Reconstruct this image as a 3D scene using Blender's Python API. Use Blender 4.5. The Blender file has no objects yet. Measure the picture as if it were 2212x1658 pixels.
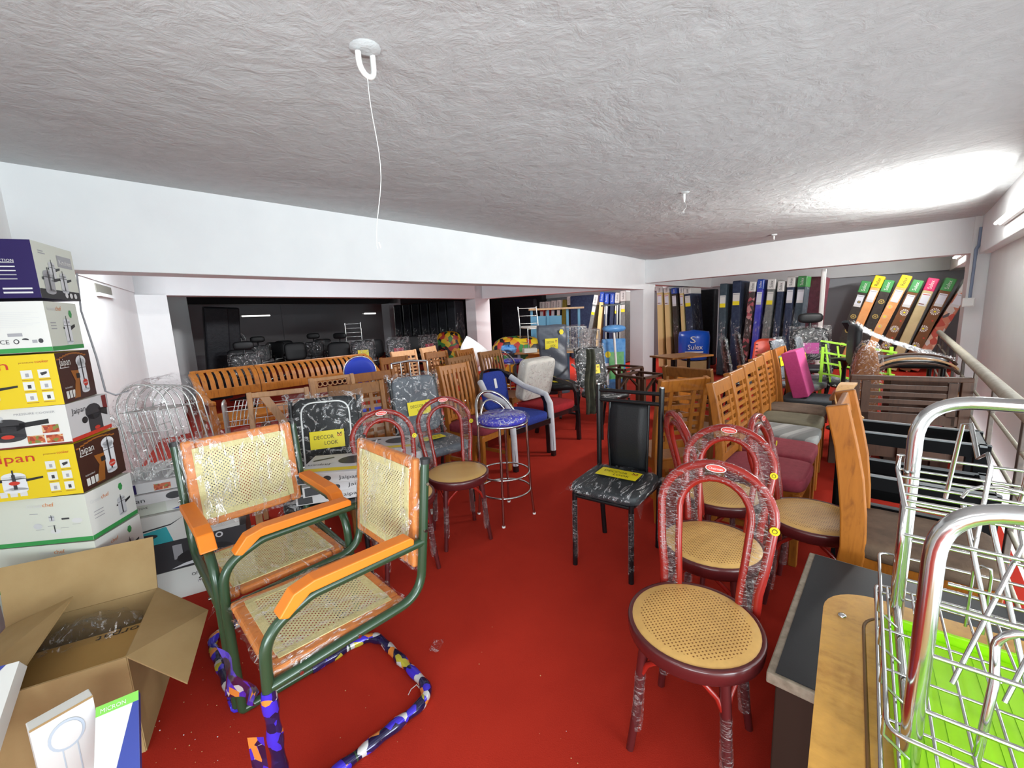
import bpy, bmesh, math, random
from mathutils import Vector, Matrix
PI = math.pi
S = bpy.context.scene
COL = S.collection
rnd = random.Random(7)

# ---------------------------------------------------------------- camera
F_PX, PITCH, ROLL, EYE = 920.0, 0.161, 0.043, 1.45      # focal length in pixels of the 2212 px wide frame
cp, sp, cr, sr = math.cos(PITCH), math.sin(PITCH), math.cos(ROLL), math.sin(ROLL)
_right = Vector((1, 0, 0)); FWD = Vector((0, cp, -sp)); _down = Vector((0, -sp, -cp))
CRT = cr * _right + sr * _down
CDN = -sr * _right + cr * _down
CAM = Vector((0, 0, EYE))
cam = bpy.data.cameras.new('camera'); cam_o = bpy.data.objects.new('camera', cam); COL.objects.link(cam_o)
cam.sensor_fit = 'HORIZONTAL'; cam.sensor_width = 36.0; cam.lens = F_PX / 2212 * 36.0
cam.clip_start = 0.02; cam.clip_end = 100
cam_o.matrix_world = Matrix(((CRT.x, -CDN.x, -FWD.x, CAM.x), (CRT.y, -CDN.y, -FWD.y, CAM.y), (CRT.z, -CDN.z, -FWD.z, CAM.z), (0, 0, 0, 1)))
S.camera = cam_o
# ---------------------------------------------------------------- light and exposure
S.view_settings.view_transform = 'Standard'; S.view_settings.look = 'None'
S.view_settings.gamma = 1.0; S.view_settings.use_curve_mapping = False
S.view_settings.exposure = 1.08
w = bpy.data.worlds.new('daylight'); S.world = w; w.use_nodes = True
w.node_tree.nodes['Background'].inputs[0].default_value = (0.93, 0.97, 1.0, 1)
w.node_tree.nodes['Background'].inputs[1].default_value = 1.3
A0 = Vector((.674, .739, 0)); B0 = Vector((.739, -.674, 0))
def area(name, loc, target, sx, sy, power, col=(1, 1, 1)):
    l = bpy.data.lights.new(name, 'AREA'); l.shape = 'RECTANGLE'; l.size = sx; l.size_y = sy; l.energy = power; l.color = col
    o = bpy.data.objects.new(name, l); COL.objects.link(o); o.location = loc
    o.rotation_euler = (Vector(target) - Vector(loc)).to_track_quat('-Z', 'Y').to_euler(); return o
area('hall_tube_light', (0.75, -0.9, 2.30), (1.9, 2.2, .6), 1.2, 0.12, 20, (1, .99, .97))  # added lamp behind the camera, brightens the right wall and foreground
area('hall_tube_light', (-1.9, -0.6, 2.30), (-1.6, .6, 0), 1.2, 0.12, 8, (1, .99, .97))  # added fill lamp behind the camera for the left foreground
area('edge_beam_tube', (2.25, 1.35, 2.2), (1.2, 2.3, .9), 1.2, 0.06, 42, (.97, 1, .98)).rotation_euler = Matrix((A0, B0.cross(A0), B0)).transposed().to_euler()
area('edge_beam_tube', (3.25, 2.45, 2.12), (1.2, 2.3, .9), 1.2, 0.06, 40, (.97, 1, .98)).rotation_euler = Matrix((A0, B0.cross(A0), B0)).transposed().to_euler()  # added lamp with no tube seen, lifts the deep aisle and corner pillar
area('atrium_daylight', (3.4, -2.6, .75), (-.6, 2.6, 2.3), 3.2, 1.6, 122, (.80, .96, 1))  # added up-light for the ceiling, tinted cool against the red floor bounce
area('atrium_daylight', (-1.2, -3.4, .7), (.3, 1.8, 2.5), 2.6, 1.2, 78, (.82, .97, 1))  # second added up-light, brightens the ceiling nearest the camera
area('second_bay_tube', (-3.05, 3.75, 2.32), (-4.3, 4.6, .9), 1.2, .10, 17, (.90, .96, 1))
area('second_bay_tube', (-.9, 6.0, 2.32), (-2.6, 8.2, 1.3), 1.2, .10, 30, (.90, .94, 1))
area('store_daylight', (4.6, 12.2, 2.3), (4.0, 9.5, 0), 1.2, 0.3, 16, (1, 1, 1))  # area lamp under the ceiling of the bay behind the far beam
area('mid_room_light', (1.4, 11.2, 2.38), (1.2, 11.3, 0), 1.2, 0.2, 46, (1, 1, 1))
S.cycles.use_denoising = True
S.cycles.max_bounces = 8; S.cycles.diffuse_bounces = 4; S.cycles.glossy_bounces = 3; S.cycles.transparent_max_bounces = 16
S.cycles.transmission_bounces = 4; S.cycles.sample_clamp_indirect = 6
try: S.cycles.caustics_reflective = False; S.cycles.caustics_refractive = False
except Exception: pass

# ---------------------------------------------------------------- helpers
def ray(px, py): return FWD + CRT * ((px - 1106) / F_PX) + CDN * ((py - 829) / F_PX)
def at(px, py, z):                       # point of height z seen in the photograph at (px, py)
    d = ray(px, py); return CAM + d * ((z - EYE) / d.z)
def atY(px, py, Y):                      # point at depth Y along the room
    d = ray(px, py); return CAM + d * (Y / d.y)
def V(*a): return Vector(a)
def lin(c): return tuple(((x / 12.92) if x <= 0.04045 else ((x + 0.055) / 1.055) ** 2.4) for x in c)
def rgb(r, g, b): return lin((r / 255, g / 255, b / 255)) + (1,)

class NT:
    def __init__(s, name):
        s.m = bpy.data.materials.new(name); s.m.use_nodes = True; s.t = s.m.node_tree; s.t.nodes.clear()
        s.out = s.n('ShaderNodeOutputMaterial')
    def n(s, typ, **kw):
        nd = s.t.nodes.new(typ)
        for k, v in kw.items():
            if k.startswith('i_'):
                key = k[2:]; key = int(key) if key.isdigit() else key.replace('_', ' ')
                nd.inputs[key].default_value = v
            else: setattr(nd, k, v)
        return nd
    def l(s, a, b): s.t.links.new(a, b)
    def math(s, op, a, b=None):
        nd = s.n('ShaderNodeMath', operation=op)
        for i, x in enumerate((a, b)):
            if x is None: continue
            if isinstance(x, (int, float)): nd.inputs[i].default_value = x
            else: s.l(x, nd.inputs[i])
        return nd.outputs[0]
    def coords(s, kind='Object', scale=(1, 1, 1)):
        tc = s.n('ShaderNodeTexCoord'); mp = s.n('ShaderNodeMapping'); mp.inputs['Scale'].default_value = scale
        s.l(tc.outputs[kind], mp.inputs['Vector']); return mp.outputs[0]
    def noise(s, scale, detail=4, rough=.55, vec=None, dist=0):
        nd = s.n('ShaderNodeTexNoise'); nd.inputs['Scale'].default_value = scale; nd.inputs['Detail'].default_value = detail
        nd.inputs['Roughness'].default_value = rough; nd.inputs['Distortion'].default_value = dist
        if vec: s.l(vec, nd.inputs['Vector'])
        return nd
    def ramp(s, fac, stops, interp='LINEAR'):
        nd = s.n('ShaderNodeValToRGB'); cr_ = nd.color_ramp; cr_.interpolation = interp
        while len(cr_.elements) < len(stops): cr_.elements.new(0.5)
        for e, (p, c) in zip(cr_.elements, stops): e.position = p; e.color = c
        s.l(fac, nd.inputs[0]); return nd.outputs[0]
    def pbsdf(s, col=None, rough=.5, metal=0, spec=.5, coat=0, normal=None):
        p = s.n('ShaderNodeBsdfPrincipled')
        if col is not None:
            if isinstance(col, tuple): p.inputs['Base Color'].default_value = col
            else: s.l(col, p.inputs['Base Color'])
        p.inputs['Roughness'].default_value = rough; p.inputs['Metallic'].default_value = metal
        p.inputs['Specular IOR Level'].default_value = spec; p.inputs['Coat Weight'].default_value = coat; p.inputs['Coat Roughness'].default_value = .12
        if normal is not None: s.l(normal, p.inputs['Normal'])
        return p
    def bump(s, h, strength=.3, dist=.01):
        b = s.n('ShaderNodeBump'); b.inputs['Strength'].default_value = strength; b.inputs['Distance'].default_value = dist
        s.l(h, b.inputs['Height']); return b.outputs[0]
    def done(s, shader): s.l(shader, s.out.inputs['Surface']); return s.m

def plain(name, col, rough=.5, metal=0, spec=.5, coat=0, bump=0, bscale=80):
    t = NT(name); nrm = None
    if bump: nrm = t.bump(t.noise(bscale, 3, vec=t.coords()).outputs['Fac'], bump, .01)
    return t.done(t.pbsdf(col, rough, metal, spec, coat, nrm).outputs[0])
def mottled(name, c1, c2, scale=6, rough=.8, bump=.15, bscale=60, spec=.3, detail=5, coords='Object'):
    t = NT(name); v = t.coords(coords); nz = t.noise(scale, detail, vec=v)
    col = t.ramp(nz.outputs['Fac'], [(.3, c1), (.7, c2)])
    nrm = t.bump(t.noise(bscale, 4, vec=v).outputs['Fac'], bump, .01) if bump else None
    return t.done(t.pbsdf(col, rough, 0, spec, 0, nrm).outputs[0])
def wood(name, light, dark, coat=.25, rough=.4, sc=(9, 9, 1.6)):
    t = NT(name); v = t.coords('Object', sc); nz = t.noise(3.2, 6, .6, v, 1.4); nz2 = t.noise(16, 4, .6, t.coords('Object', (4, 4, .5)))
    f = t.math('ADD', t.math('MULTIPLY', nz.outputs['Fac'], .7), t.math('MULTIPLY', nz2.outputs['Fac'], .3))
    col = t.ramp(f, [(.33, dark), (.48, light), (.62, tuple(min(1, x * 1.12) for x in light[:3]) + (1,))])
    return t.done(t.pbsdf(col, rough, 0, .3, coat, t.bump(nz2.outputs['Fac'], .06, .004)).outputs[0])
def film(name, op=.14, tint=(.9, .92, .95, 1), rough=.18, scale=9, glint_streaks=True, stretch=(1, 1, 1)):
    t = NT(name); v = t.coords('Object', stretch); nz = t.noise(scale, 5, .65, v, 1.5)
    nrm = t.bump(nz.outputs['Fac'], .9, .05)
    g = t.n('ShaderNodeBsdfGlossy'); g.inputs['Roughness'].default_value = rough; g.inputs['Color'].default_value = (1, 1, 1, 1); t.l(nrm, g.inputs['Normal'])
    d = t.n('ShaderNodeBsdfDiffuse'); d.inputs['Color'].default_value = tint
    tr = t.n('ShaderNodeBsdfTransparent'); tr.inputs['Color'].default_value = (.96, .965, .97, 1)
    m1 = t.n('ShaderNodeMixShader'); m1.inputs[0].default_value = .30; t.l(g.outputs[0], m1.inputs[1]); t.l(d.outputs[0], m1.inputs[2])
    m2 = t.n('ShaderNodeMixShader')
    if glint_streaks:  # whitish noise streaks imitate glints on creased plastic, mixed into the film
        nz2 = t.noise(scale * 1.7, 4, .7, v, 2.5)
        t.l(t.ramp(nz2.outputs['Fac'], [(.42, (op * .22,) * 3 + (1,)), (.55, (op * .5,) * 3 + (1,)), (.60, (min(.9, op * 8),) * 3 + (1,)), (.66, (op * .6,) * 3 + (1,)), (.74, (min(.85, op * 5),) * 3 + (1,))]), m2.inputs[0])
    else: m2.inputs[0].default_value = op
    t.l(tr.outputs[0], m2.inputs[1]); t.l(m1.outputs[0], m2.inputs[2])
    return t.done(m2.outputs[0])
def dots(name, base, hole, pitch, r, see=False, rough=.5, rmax=None):   # staggered round holes (real openings when see=True) in the xy plane
    t = NT(name); v = t.coords('Object', (1 / pitch,) * 3); sx = t.n('ShaderNodeSeparateXYZ'); t.l(v, sx.inputs[0])
    def cell(o):
        a = [t.math('SUBTRACT', t.math('FRACT', t.math('ADD', sx.outputs[i], o)), .5) for i in (0, 1)]
        return t.math('SQRT', t.math('ADD', t.math('MULTIPLY', a[0], a[0]), t.math('MULTIPLY', a[1], a[1])))
    h = t.math('LESS_THAN', t.math('MINIMUM', cell(.0), cell(.5)), r)
    if rmax:
        rr = t.math('SQRT', t.math('ADD', t.math('MULTIPLY', sx.outputs[0], sx.outputs[0]), t.math('MULTIPLY', sx.outputs[1], sx.outputs[1])))
        h = t.math('MULTIPLY', h, t.math('LESS_THAN', rr, rmax / pitch))
    nz = t.noise(30, 3, vec=t.coords()); colb = t.ramp(nz.outputs['Fac'], [(.3, base), (.7, tuple(x * .88 for x in base[:3]) + (1,))])
    mix = t.n('ShaderNodeMix', data_type='RGBA'); t.l(h, mix.inputs[0]); t.l(colb, mix.inputs[6]); mix.inputs[7].default_value = hole
    p = t.pbsdf(mix.outputs[2], rough, 0, .4)
    if not see: return t.done(p.outputs[0])
    tr = t.n('ShaderNodeBsdfTransparent'); m = t.n('ShaderNodeMixShader'); t.l(h, m.inputs[0]); t.l(p.outputs[0], m.inputs[1]); t.l(tr.outputs[0], m.inputs[2])
    return t.done(m.outputs[0])
def cells(name, scale, stops, rough=.3, metal=0, stretch=(1, 1, 1), coat=0, bump=0):    # patchwork prints
    t = NT(name); v = t.coords('Object', stretch); vo = t.n('ShaderNodeTexVoronoi'); vo.inputs['Scale'].default_value = scale; t.l(v, vo.inputs['Vector'])
    sx = t.n('ShaderNodeSeparateColor'); t.l(vo.outputs['Color'], sx.inputs[0])
    nrm = t.bump(t.noise(scale * 1.5, 3, vec=v).outputs['Fac'], bump, .02) if bump else None
    return t.done(t.pbsdf(t.ramp(sx.outputs[0], stops, 'CONSTANT'), rough, metal, .5, coat, nrm).outputs[0])
def emis(name, col, st):
    t = NT(name); e = t.n('ShaderNodeEmission'); e.inputs[0].default_value = col; e.inputs[1].default_value = st; return t.done(e.outputs[0])

_tcache = {}
def text_mesh(s):
    if s not in _tcache:
        cu = bpy.data.curves.new('t', 'FONT'); cu.body = s; cu.size = 1; cu.resolution_u = 2
        o = bpy.data.objects.new('t', cu); COL.objects.link(o); dg = bpy.context.evaluated_depsgraph_get()
        me = bpy.data.meshes.new_from_object(o.evaluated_get(dg))
        vs = [(v.co.x, v.co.y) for v in me.vertices]; fs = [tuple(p.vertices) for p in me.polygons]
        bpy.data.objects.remove(o); bpy.data.curves.remove(cu); bpy.data.meshes.remove(me)
        w_ = max([x for x, y in vs] or [1]); _tcache[s] = (vs, fs, w_)
    return _tcache[s]

class MB:
    def __init__(s): s.v = []; s.f = []; s.mi = []; s.sm = []; s.mats = []
    def add(s, vs, fs, mat, smooth=False, M=None):
        b = len(s.v)
        for p in vs:
            p = Vector(p); s.v.append(tuple(M @ p) if M else tuple(p))
        if mat not in s.mats: s.mats.append(mat)
        k = s.mats.index(mat)
        for f in fs: s.f.append(tuple(b + i for i in f)); s.mi.append(k); s.sm.append(smooth)
        return s
    def box(s, c, size, mat, M=None):
        x, y, z = (d / 2 for d in size); c = Vector(c)
        vs = [c + V(a * x, b_ * y, d * z) for d in (-1, 1) for b_ in (-1, 1) for a in (-1, 1)]
        return s.add(vs, [(0, 2, 3, 1), (4, 5, 7, 6), (0, 1, 5, 4), (2, 6, 7, 3), (0, 4, 6, 2), (1, 3, 7, 5)], mat, False, M)
    def bar(s, p0, p1, w_, h, mat, up=(0, 0, 1), M=None, w1=None, h1=None):   # rectangular bar from p0 to p1; w_ sideways, h along up
        p0, p1 = Vector(p0), Vector(p1); d = (p1 - p0).normalized(); up = Vector(up); x = d.cross(up)
        if x.length < 1e-4: x = d.cross(V(0, 1, 0))
        x.normalize(); y = x.cross(d).normalized(); w1 = w1 or w_; h1 = h1 or h
        vs = [p + x * (a * ww / 2) + y * (b_ * hh / 2) for p, ww, hh in ((p0, w_, h), (p1, w1, h1)) for a, b_ in ((-1, -1), (1, -1), (1, 1), (-1, 1))]
        return s.add(vs, [(3, 2, 1, 0), (4, 5, 6, 7), (0, 1, 5, 4), (1, 2, 6, 5), (2, 3, 7, 6), (3, 0, 4, 7)], mat, False, M)
    def tube(s, pts, r, mat, n=8, closed=False, M=None, r1=None):
        pts = [Vector(p) for p in pts]; N = len(pts); vs = []; fs = []; t0 = None; x = None
        for i, p in enumerate(pts):
            if closed: d = pts[(i + 1) % N] - pts[i - 1]
            else: d = pts[min(i + 1, N - 1)] - pts[max(i - 1, 0)]
            d.normalize()
            if x is None: x = d.orthogonal().normalized()
            else:
                x = x - d * x.dot(d)
                x = x.normalized() if x.length > 1e-6 else d.orthogonal().normalized()
            y = d.cross(x); rr = r if r1 is None else r + (r1 - r) * i / max(1, N - 1)
            if callable(r): rr = r(i / max(1, N - 1))
            for k in range(n):
                a = 2 * PI * k / n; vs.append(p + x * (rr * math.cos(a)) + y * (rr * math.sin(a)))
        for i in range(N if closed else N - 1):
            j = (i + 1) % N
            for k in range(n): fs.append((i * n + k, i * n + (k + 1) % n, j * n + (k + 1) % n, j * n + k))
        if closed and N > 2:       # untwist the seam
            fs2 = fs[:(N - 1) * n]; L = (N - 1) * n
            best = min(range(n), key=lambda q: (vs[L] - vs[q]).length)
            for k in range(n): fs2.append((L + k, L + (k + 1) % n, (k + 1 + best) % n, (k + best) % n))
            fs = fs2
        s.add(vs, fs, mat, True, M)
        if not closed:
            s.add(vs[:n], [tuple(reversed(range(n)))], mat, False, M); s.add(vs[-n:], [tuple(range(n))], mat, False, M)
        return s
    def lathe(s, prof, mat, n=32, c=(0, 0, 0), M=None, smooth=True, sx=1, sy=1):
        c = Vector(c); vs = []; fs = []
        for r, z in prof:
            for k in range(n):
                a = 2 * PI * k / n; vs.append(c + V(sx * r * math.cos(a), sy * r * math.sin(a), z))
        for i in range(len(prof) - 1):
            for k in range(n): fs.append((i * n + k, i * n + (k + 1) % n, (i + 1) * n + (k + 1) % n, (i + 1) * n + k))
        s.add(vs, fs, mat, smooth, M)
        m = len(prof) - 1
        s.add(vs[:n], [tuple(reversed(range(n)))], mat, False, M); s.add(vs[m * n:], [tuple(range(n))], mat, False, M)
        return s
    def cushion(s, c, size, mat, e=.35, n=20, M=None, ez=None):       # rounded block (superellipsoid)
        c = Vector(c); vs = []; fs = []; m = n // 2; ez = ez or e
        pw = lambda q, k: math.copysign(abs(q) ** k, q)
        for i in range(m + 1):
            ph = -PI / 2 + PI * i / m
            for k in range(n):
                th = 2 * PI * k / n
                vs.append(c + V(size[0] / 2 * pw(math.cos(ph), ez) * pw(math.cos(th), e), size[1] / 2 * pw(math.cos(ph), ez) * pw(math.sin(th), e), size[2] / 2 * pw(math.sin(ph), ez)))
        for i in range(m):
            for k in range(n): fs.append((i * n + k, i * n + (k + 1) % n, (i + 1) * n + (k + 1) % n, (i + 1) * n + k))
        return s.add(vs, fs, mat, True, M)
    def sheet(s, fn, nu, nv, mat, smooth=True, M=None):
        vs = [fn(i / nu, j / nv) for j in range(nv + 1) for i in range(nu + 1)]
        fs = [(j * (nu + 1) + i, j * (nu + 1) + i + 1, (j + 1) * (nu + 1) + i + 1, (j + 1) * (nu + 1) + i) for j in range(nv) for i in range(nu)]
        return s.add(vs, fs, mat, smooth, M)
    def prism(s, poly, a, b, mat, M=None):     # polygon in xy extruded z from a to b
        n = len(poly); vs = [V(x, y, a) for x, y in poly] + [V(x, y, b) for x, y in poly]
        fs = [tuple(reversed(range(n))), tuple(range(n, 2 * n))] + [(i, (i + 1) % n, n + (i + 1) % n, n + i) for i in range(n)]
        return s.add(vs, fs, mat, False, M)
    def text(s, st, o, ux, uy, size, mat, center=False, width=None):
        vs, fs, w_ = text_mesh(st); o, ux, uy = Vector(o), Vector(ux), Vector(uy)
        kx = size if width is None else width / w_
        sh = -w_ * kx / 2 if center else 0
        return s.add([o + ux * (x * kx + sh) + uy * (y * size) for x, y in vs], fs, mat)
    def build(s, name, parent=None, bevel=0, seg=2, solid=0, sub=0, mw=None):
        me = bpy.data.meshes.new(name); me.from_pydata(s.v, [], s.f); me.update()
        for m in s.mats: me.materials.append(m)
        me.polygons.foreach_set('material_index', s.mi); me.polygons.foreach_set('use_smooth', s.sm)
        o = bpy.data.objects.new(name, me); COL.objects.link(o)
        if parent: o.parent = parent
        if mw: o.matrix_local = mw
        if solid: md = o.modifiers.new('solid', 'SOLIDIFY'); md.thickness = solid; md.offset = 0
        if bevel:
            md = o.modifiers.new('bevel', 'BEVEL'); md.width = bevel; md.segments = seg; md.limit_method = 'ANGLE'; md.angle_limit = .6
        if sub: md = o.modifiers.new('sub', 'SUBSURF'); md.levels = sub; md.render_levels = sub
        return o
class Face:      # drawing on one rectangular face: u to the right, v up, seen from outside
    def __init__(s, mb, o, ux, uy): s.mb = mb; s.o = Vector(o); s.ux = Vector(ux).normalized(); s.uy = Vector(uy).normalized(); s.n = s.ux.cross(s.uy); s.e = .0008
    def P(s, u, v, e=None): return s.o + s.ux * u + s.uy * v + s.n * (e or s.e)
    def rect(s, u, v, w_, h, mat, lift=0, skew=0):
        s.mb.add([s.P(u, v, s.e + lift), s.P(u + w_, v, s.e + lift), s.P(u + w_ + skew, v + h, s.e + lift), s.P(u + skew, v + h, s.e + lift)], [(0, 1, 2, 3)], mat); return s
    def poly(s, pts, mat, lift=0): s.mb.add([s.P(u, v, s.e + lift) for u, v in pts], [tuple(range(len(pts)))], mat); return s
    def ell(s, u, v, a, b, mat, lift=0, n=20, a0=0, a1=2 * PI):
        s.mb.add([s.P(u + a * math.cos(a0 + (a1 - a0) * k / n), v + b * math.sin(a0 + (a1 - a0) * k / n), s.e + lift) for k in range(n)], [tuple(range(n))], mat); return s
    def text(s, st, u, v, size, mat, lift=.0006, center=False, width=None, flip=False):
        k = -1 if flip else 1
        s.mb.text(st, s.P(u, v, s.e + lift), s.ux * k, s.uy * k, size, mat, center, width); return s
def fillet(pts, r, n=6, closed=False):
    pts = [Vector(p) for p in pts]; out = []; N = len(pts)
    for i, p in enumerate(pts):
        if not closed and i in (0, N - 1): out.append(p); continue
        a, b = pts[i - 1], pts[(i + 1) % N]; rr = r[min(i - 1, len(r) - 1)] if isinstance(r, (list, tuple)) else r
        rr = min(rr, (a - p).length * .49, (b - p).length * .49); q0 = p + (a - p).normalized() * rr; q1 = p + (b - p).normalized() * rr
        for k in range(n + 1):
            t_ = k / n; out.append((1 - t_) ** 2 * q0 + 2 * t_ * (1 - t_) * p + t_ * t_ * q1)
    return out
def T(name, label, cat, loc=(0, 0, 0), rz=0, group=None):
    o = bpy.data.objects.new(name, None); COL.objects.link(o); o.empty_display_size = .1
    o.location = loc; o.rotation_euler = (0, 0, rz); o['label'] = label; o['category'] = cat
    if group: o['group'] = group
    return o
def tag(o, label, cat, group=None, kind=None):
    o['label'] = label; o['category'] = cat
    if group: o['group'] = group
    if kind: o['kind'] = kind
    return o
def struct(o): o['kind'] = 'structure'; return o
def dup(root, loc, rz, label, group=None, scale=None):
    r = root.copy(); COL.objects.link(r); r.location = loc; r.rotation_euler = (0, 0, rz); r['label'] = label
    if group: r['group'] = group
    if scale: r.scale = scale
    for ch in list(root.children):
        c = ch.copy(); COL.objects.link(c); c.parent = r
        for g in list(ch.children):
            d = g.copy(); COL.objects.link(d); d.parent = c
    return r
def face_dir(p, q): return math.atan2(q[1] - p[1], q[0] - p[0]) - PI / 2     # rotation turning local +Y to the direction p->q
def dirz(dx, dy): return math.atan2(dy, dx) - PI / 2
# ---------------------------------------------------------------- shared materials
M = {}
M['paint'] = mottled('white_paint', (.80, .81, .82, 1), (.76, .77, .785, 1), 3, .75, .05, 40)
M['wallp'] = mottled('wall_paint', (.82, .83, .83, 1), (.78, .785, .79, 1), 2.5, .8, .05, 40)
M['greywall'] = plain('grey_wall', (.40, .42, .45, 1), .85)
def ceiling_mat():
    t = NT('rough_plaster'); v = t.coords('Object'); big = t.noise(1.1, 6, .6, v, .6); mid = t.noise(9, 6, .65, v, .8); fine = t.noise(60, 4, .6, v)
    col = t.ramp(mid.outputs['Fac'], [(.3, (.50, .52, .525, 1)), (.7, (.57, .59, .595, 1))])
    h = t.math('ADD', t.math('MULTIPLY', big.outputs['Fac'], 2.2), t.math('ADD', t.math('MULTIPLY', mid.outputs['Fac'], .55), t.math('MULTIPLY', fine.outputs['Fac'], .12)))
    return t.done(t.pbsdf(col, .9, 0, .15, 0, t.bump(h, .5, .035)).outputs[0])
M['ceil'] = ceiling_mat()
def carpet_mat():
    t = NT('red_carpet'); v = t.coords('Object'); f = t.noise(220, 3, .6, v); b = t.noise(1.6, 5, .6, v, .4)
    k = t.math('ADD', t.math('MULTIPLY', f.outputs['Fac'], .35), t.math('MULTIPLY', b.outputs['Fac'], .65))
    col = t.ramp(k, [(.3, (.36, .021, .011, 1)), (.7, (.47, .032, .016, 1))])
    return t.done(t.pbsdf(col, .95, 0, .12, 0, t.bump(f.outputs['Fac'], .25, .004)).outputs[0])
M['carpet'] = carpet_mat()
# ---------------------------------------------------------------- the room
A = V(.674, .739, 0); B = V(.739, -.674, 0); UP = V(0, 0, 1)
ZC, ZL, ZR = 2.45, 1.85, 1.975
K = V(2.83, 8.97, 0)                              # corner of the left beam and the far beam
L0 = V(-2.757, 2.815, 0)
def quadprism(mb, p, q, dv, z0, z1, mat):         # vertical wall piece: front line p->q, thickness vector dv
    pts = [p, q, q + dv, p + dv]
    vs = [V(a.x, a.y, z) for z in (z0, z1) for a in pts]
    mb.add(vs, [(0, 1, 2, 3), (7, 6, 5, 4), (0, 4, 5, 1), (1, 5, 6, 2), (2, 6, 7, 3), (3, 7, 4, 0)], mat)
def block(name, p, q, dv, z0, z1, mat=None, bevel=.006):
    mb = MB(); quadprism(mb, Vector(p), Vector(q), Vector(dv), z0, z1, mat or M['paint']); return struct(mb.build(name, bevel=bevel))
# floor (ends at the railing, an atrium lies beyond it)
RA, RB = V(2.208, 1.786, 0), V(6.2, 6.09, 0)
mb = MB(); e0 = RA - A * 7 + B * .12; e1 = RB + A * 2.5 + B * .12
mb.prism([(e0.x, e0.y), (e1.x, e1.y), (16, 12), (8, 26), (-16, 26), (-16, -4)], -.2, 0, M['carpet']); struct(mb.build('floor'))
mb = MB()
c0 = L0 - A * 7
grid = 60
def cfn(u, v):
    a = c0 + A * (u * 17.5) + B * (v * 5.6 - .02)
    z = ZC + .035 * math.sin(a.x * 1.3 + .6) * math.sin(a.y * .9) * (1 if .02 < v < .98 else 0)
    return V(a.x, a.y, z)
mb.sheet(lambda u, v: cfn(u, v), 70, 24, M['ceil'])
mb.prism([(-16, -4), (-16, 26), (8, 26), (16, 12), (e1.x + 3, e1.y), (e1.x, e1.y - 1.5), (e0.x, e0.y), (e0.x - 3, e0.y - 3)], ZC + .06, ZC + .25, M['ceil'])
struct(mb.build('ceiling'))
nB = -B
block('trim_1', L0 - A * 5, K + nB * 0 - A * .0, nB * .27, ZL, ZC + .05)                        # left beam
block('trim_2', K, K + (V(6.0, 5.5, 0) - K) * 1.0, A * .25, ZR, ZC + .05)                       # far beam
block('trim_3', K, K + A * 4.3, nB * .27, 1.955, ZC + .05)                                      # beam behind the corner pillar
# corner pillar
q = K + A * .46
block('wall_pillar_corner', K + V(-.04, -.02, 0), q, nB * .30, 0, ZC)
# second row: beam, pillar and beam back to the corner
P2 = V(-.863, 11.28, 0); L2 = V(-4.56, 5.84, 0); A2 = (P2 - L2).normalized(); N2 = V(-A2.y, A2.x, 0)
Z2 = 1.90
block('trim_4', L2 - A2 * .34, P2 + A2 * .5, N2 * .3, Z2, ZC + .05)
block('wall_pillar_second', P2, P2 + A2 * .62, N2 * .33, 0, ZC)
block('trim_5', P2 + A2 * .30, K + A * .2, V(.2, .22, 0), Z2, ZC + .05)
# left wall, its pillar and vent niche
M['soot0'] = plain('vent_recess', (.20, .19, .16, 1), .95)  # dark tone stands for the shade inside the niche; no hole is cut
W1 = L2 - A2 * .34; wd = V(-.53, .85, 0).normalized(); W0 = W1 - wd * 6.5
wn = V(-wd.y, wd.x, 0)
mb = MB(); quadprism(mb, W0, W1, wn * .2, 0, 1.93, M['wallp']); quadprism(mb, W0 - wn * .012, W1 - wn * .012, wn * .2, 1.93, ZC + .05, M['wallp'])
struct(mb.build('wall_left'))
vp = W1 - wd * 1.62 - wn * .016
def on_wall(px, py): d = ray(px, py); return CAM + d * (((W1 - wn * .002) - CAM).dot(wn) / d.dot(wn))
v0, v1 = on_wall(203, 606), on_wall(241, 636)
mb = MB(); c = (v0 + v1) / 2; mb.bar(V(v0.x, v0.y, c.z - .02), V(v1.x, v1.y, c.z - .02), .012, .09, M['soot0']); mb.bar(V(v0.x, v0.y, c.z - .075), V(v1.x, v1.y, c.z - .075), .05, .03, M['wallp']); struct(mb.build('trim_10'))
block('wall_pillar_left', W1, L2, N2 * .5, 0, ZC, M['wallp'])
# back rooms
far = 4.27
w0 = K + A * far + B * 8.5; w1 = K + A * far - B * 7.2
block('wall_back', w1, w0, A * .2, 0, ZC, M['greywall'])
block('trim_6', w1 - A * .14, w0 - A * .14, A * .15, ZR, ZC + .05)
# dark store room behind the bench
d0 = V(-11.2, 13.2, 0); d1 = V(-2.6, 23.5, 0)
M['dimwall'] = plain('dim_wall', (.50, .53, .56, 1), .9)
M['soot'] = plain('dark_ceiling', (.02, .02, .022, 1), .95)  # near-black colour carries the darkness of the unlit back rooms
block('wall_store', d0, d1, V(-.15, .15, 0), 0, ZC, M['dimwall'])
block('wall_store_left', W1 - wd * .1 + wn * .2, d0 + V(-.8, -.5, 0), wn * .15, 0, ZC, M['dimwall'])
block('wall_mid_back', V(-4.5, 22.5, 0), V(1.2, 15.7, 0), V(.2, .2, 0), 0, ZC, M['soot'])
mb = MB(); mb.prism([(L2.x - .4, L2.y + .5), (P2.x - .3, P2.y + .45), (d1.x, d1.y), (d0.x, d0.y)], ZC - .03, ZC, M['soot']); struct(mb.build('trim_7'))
P3 = V(-4.22, 15.3, 0)
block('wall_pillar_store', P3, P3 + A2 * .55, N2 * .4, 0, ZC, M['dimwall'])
block('trim_8', P3 - A2 * 8, P3 + A2 * 4, N2 * .3, 2.02, ZC, M['soot'])
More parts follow.
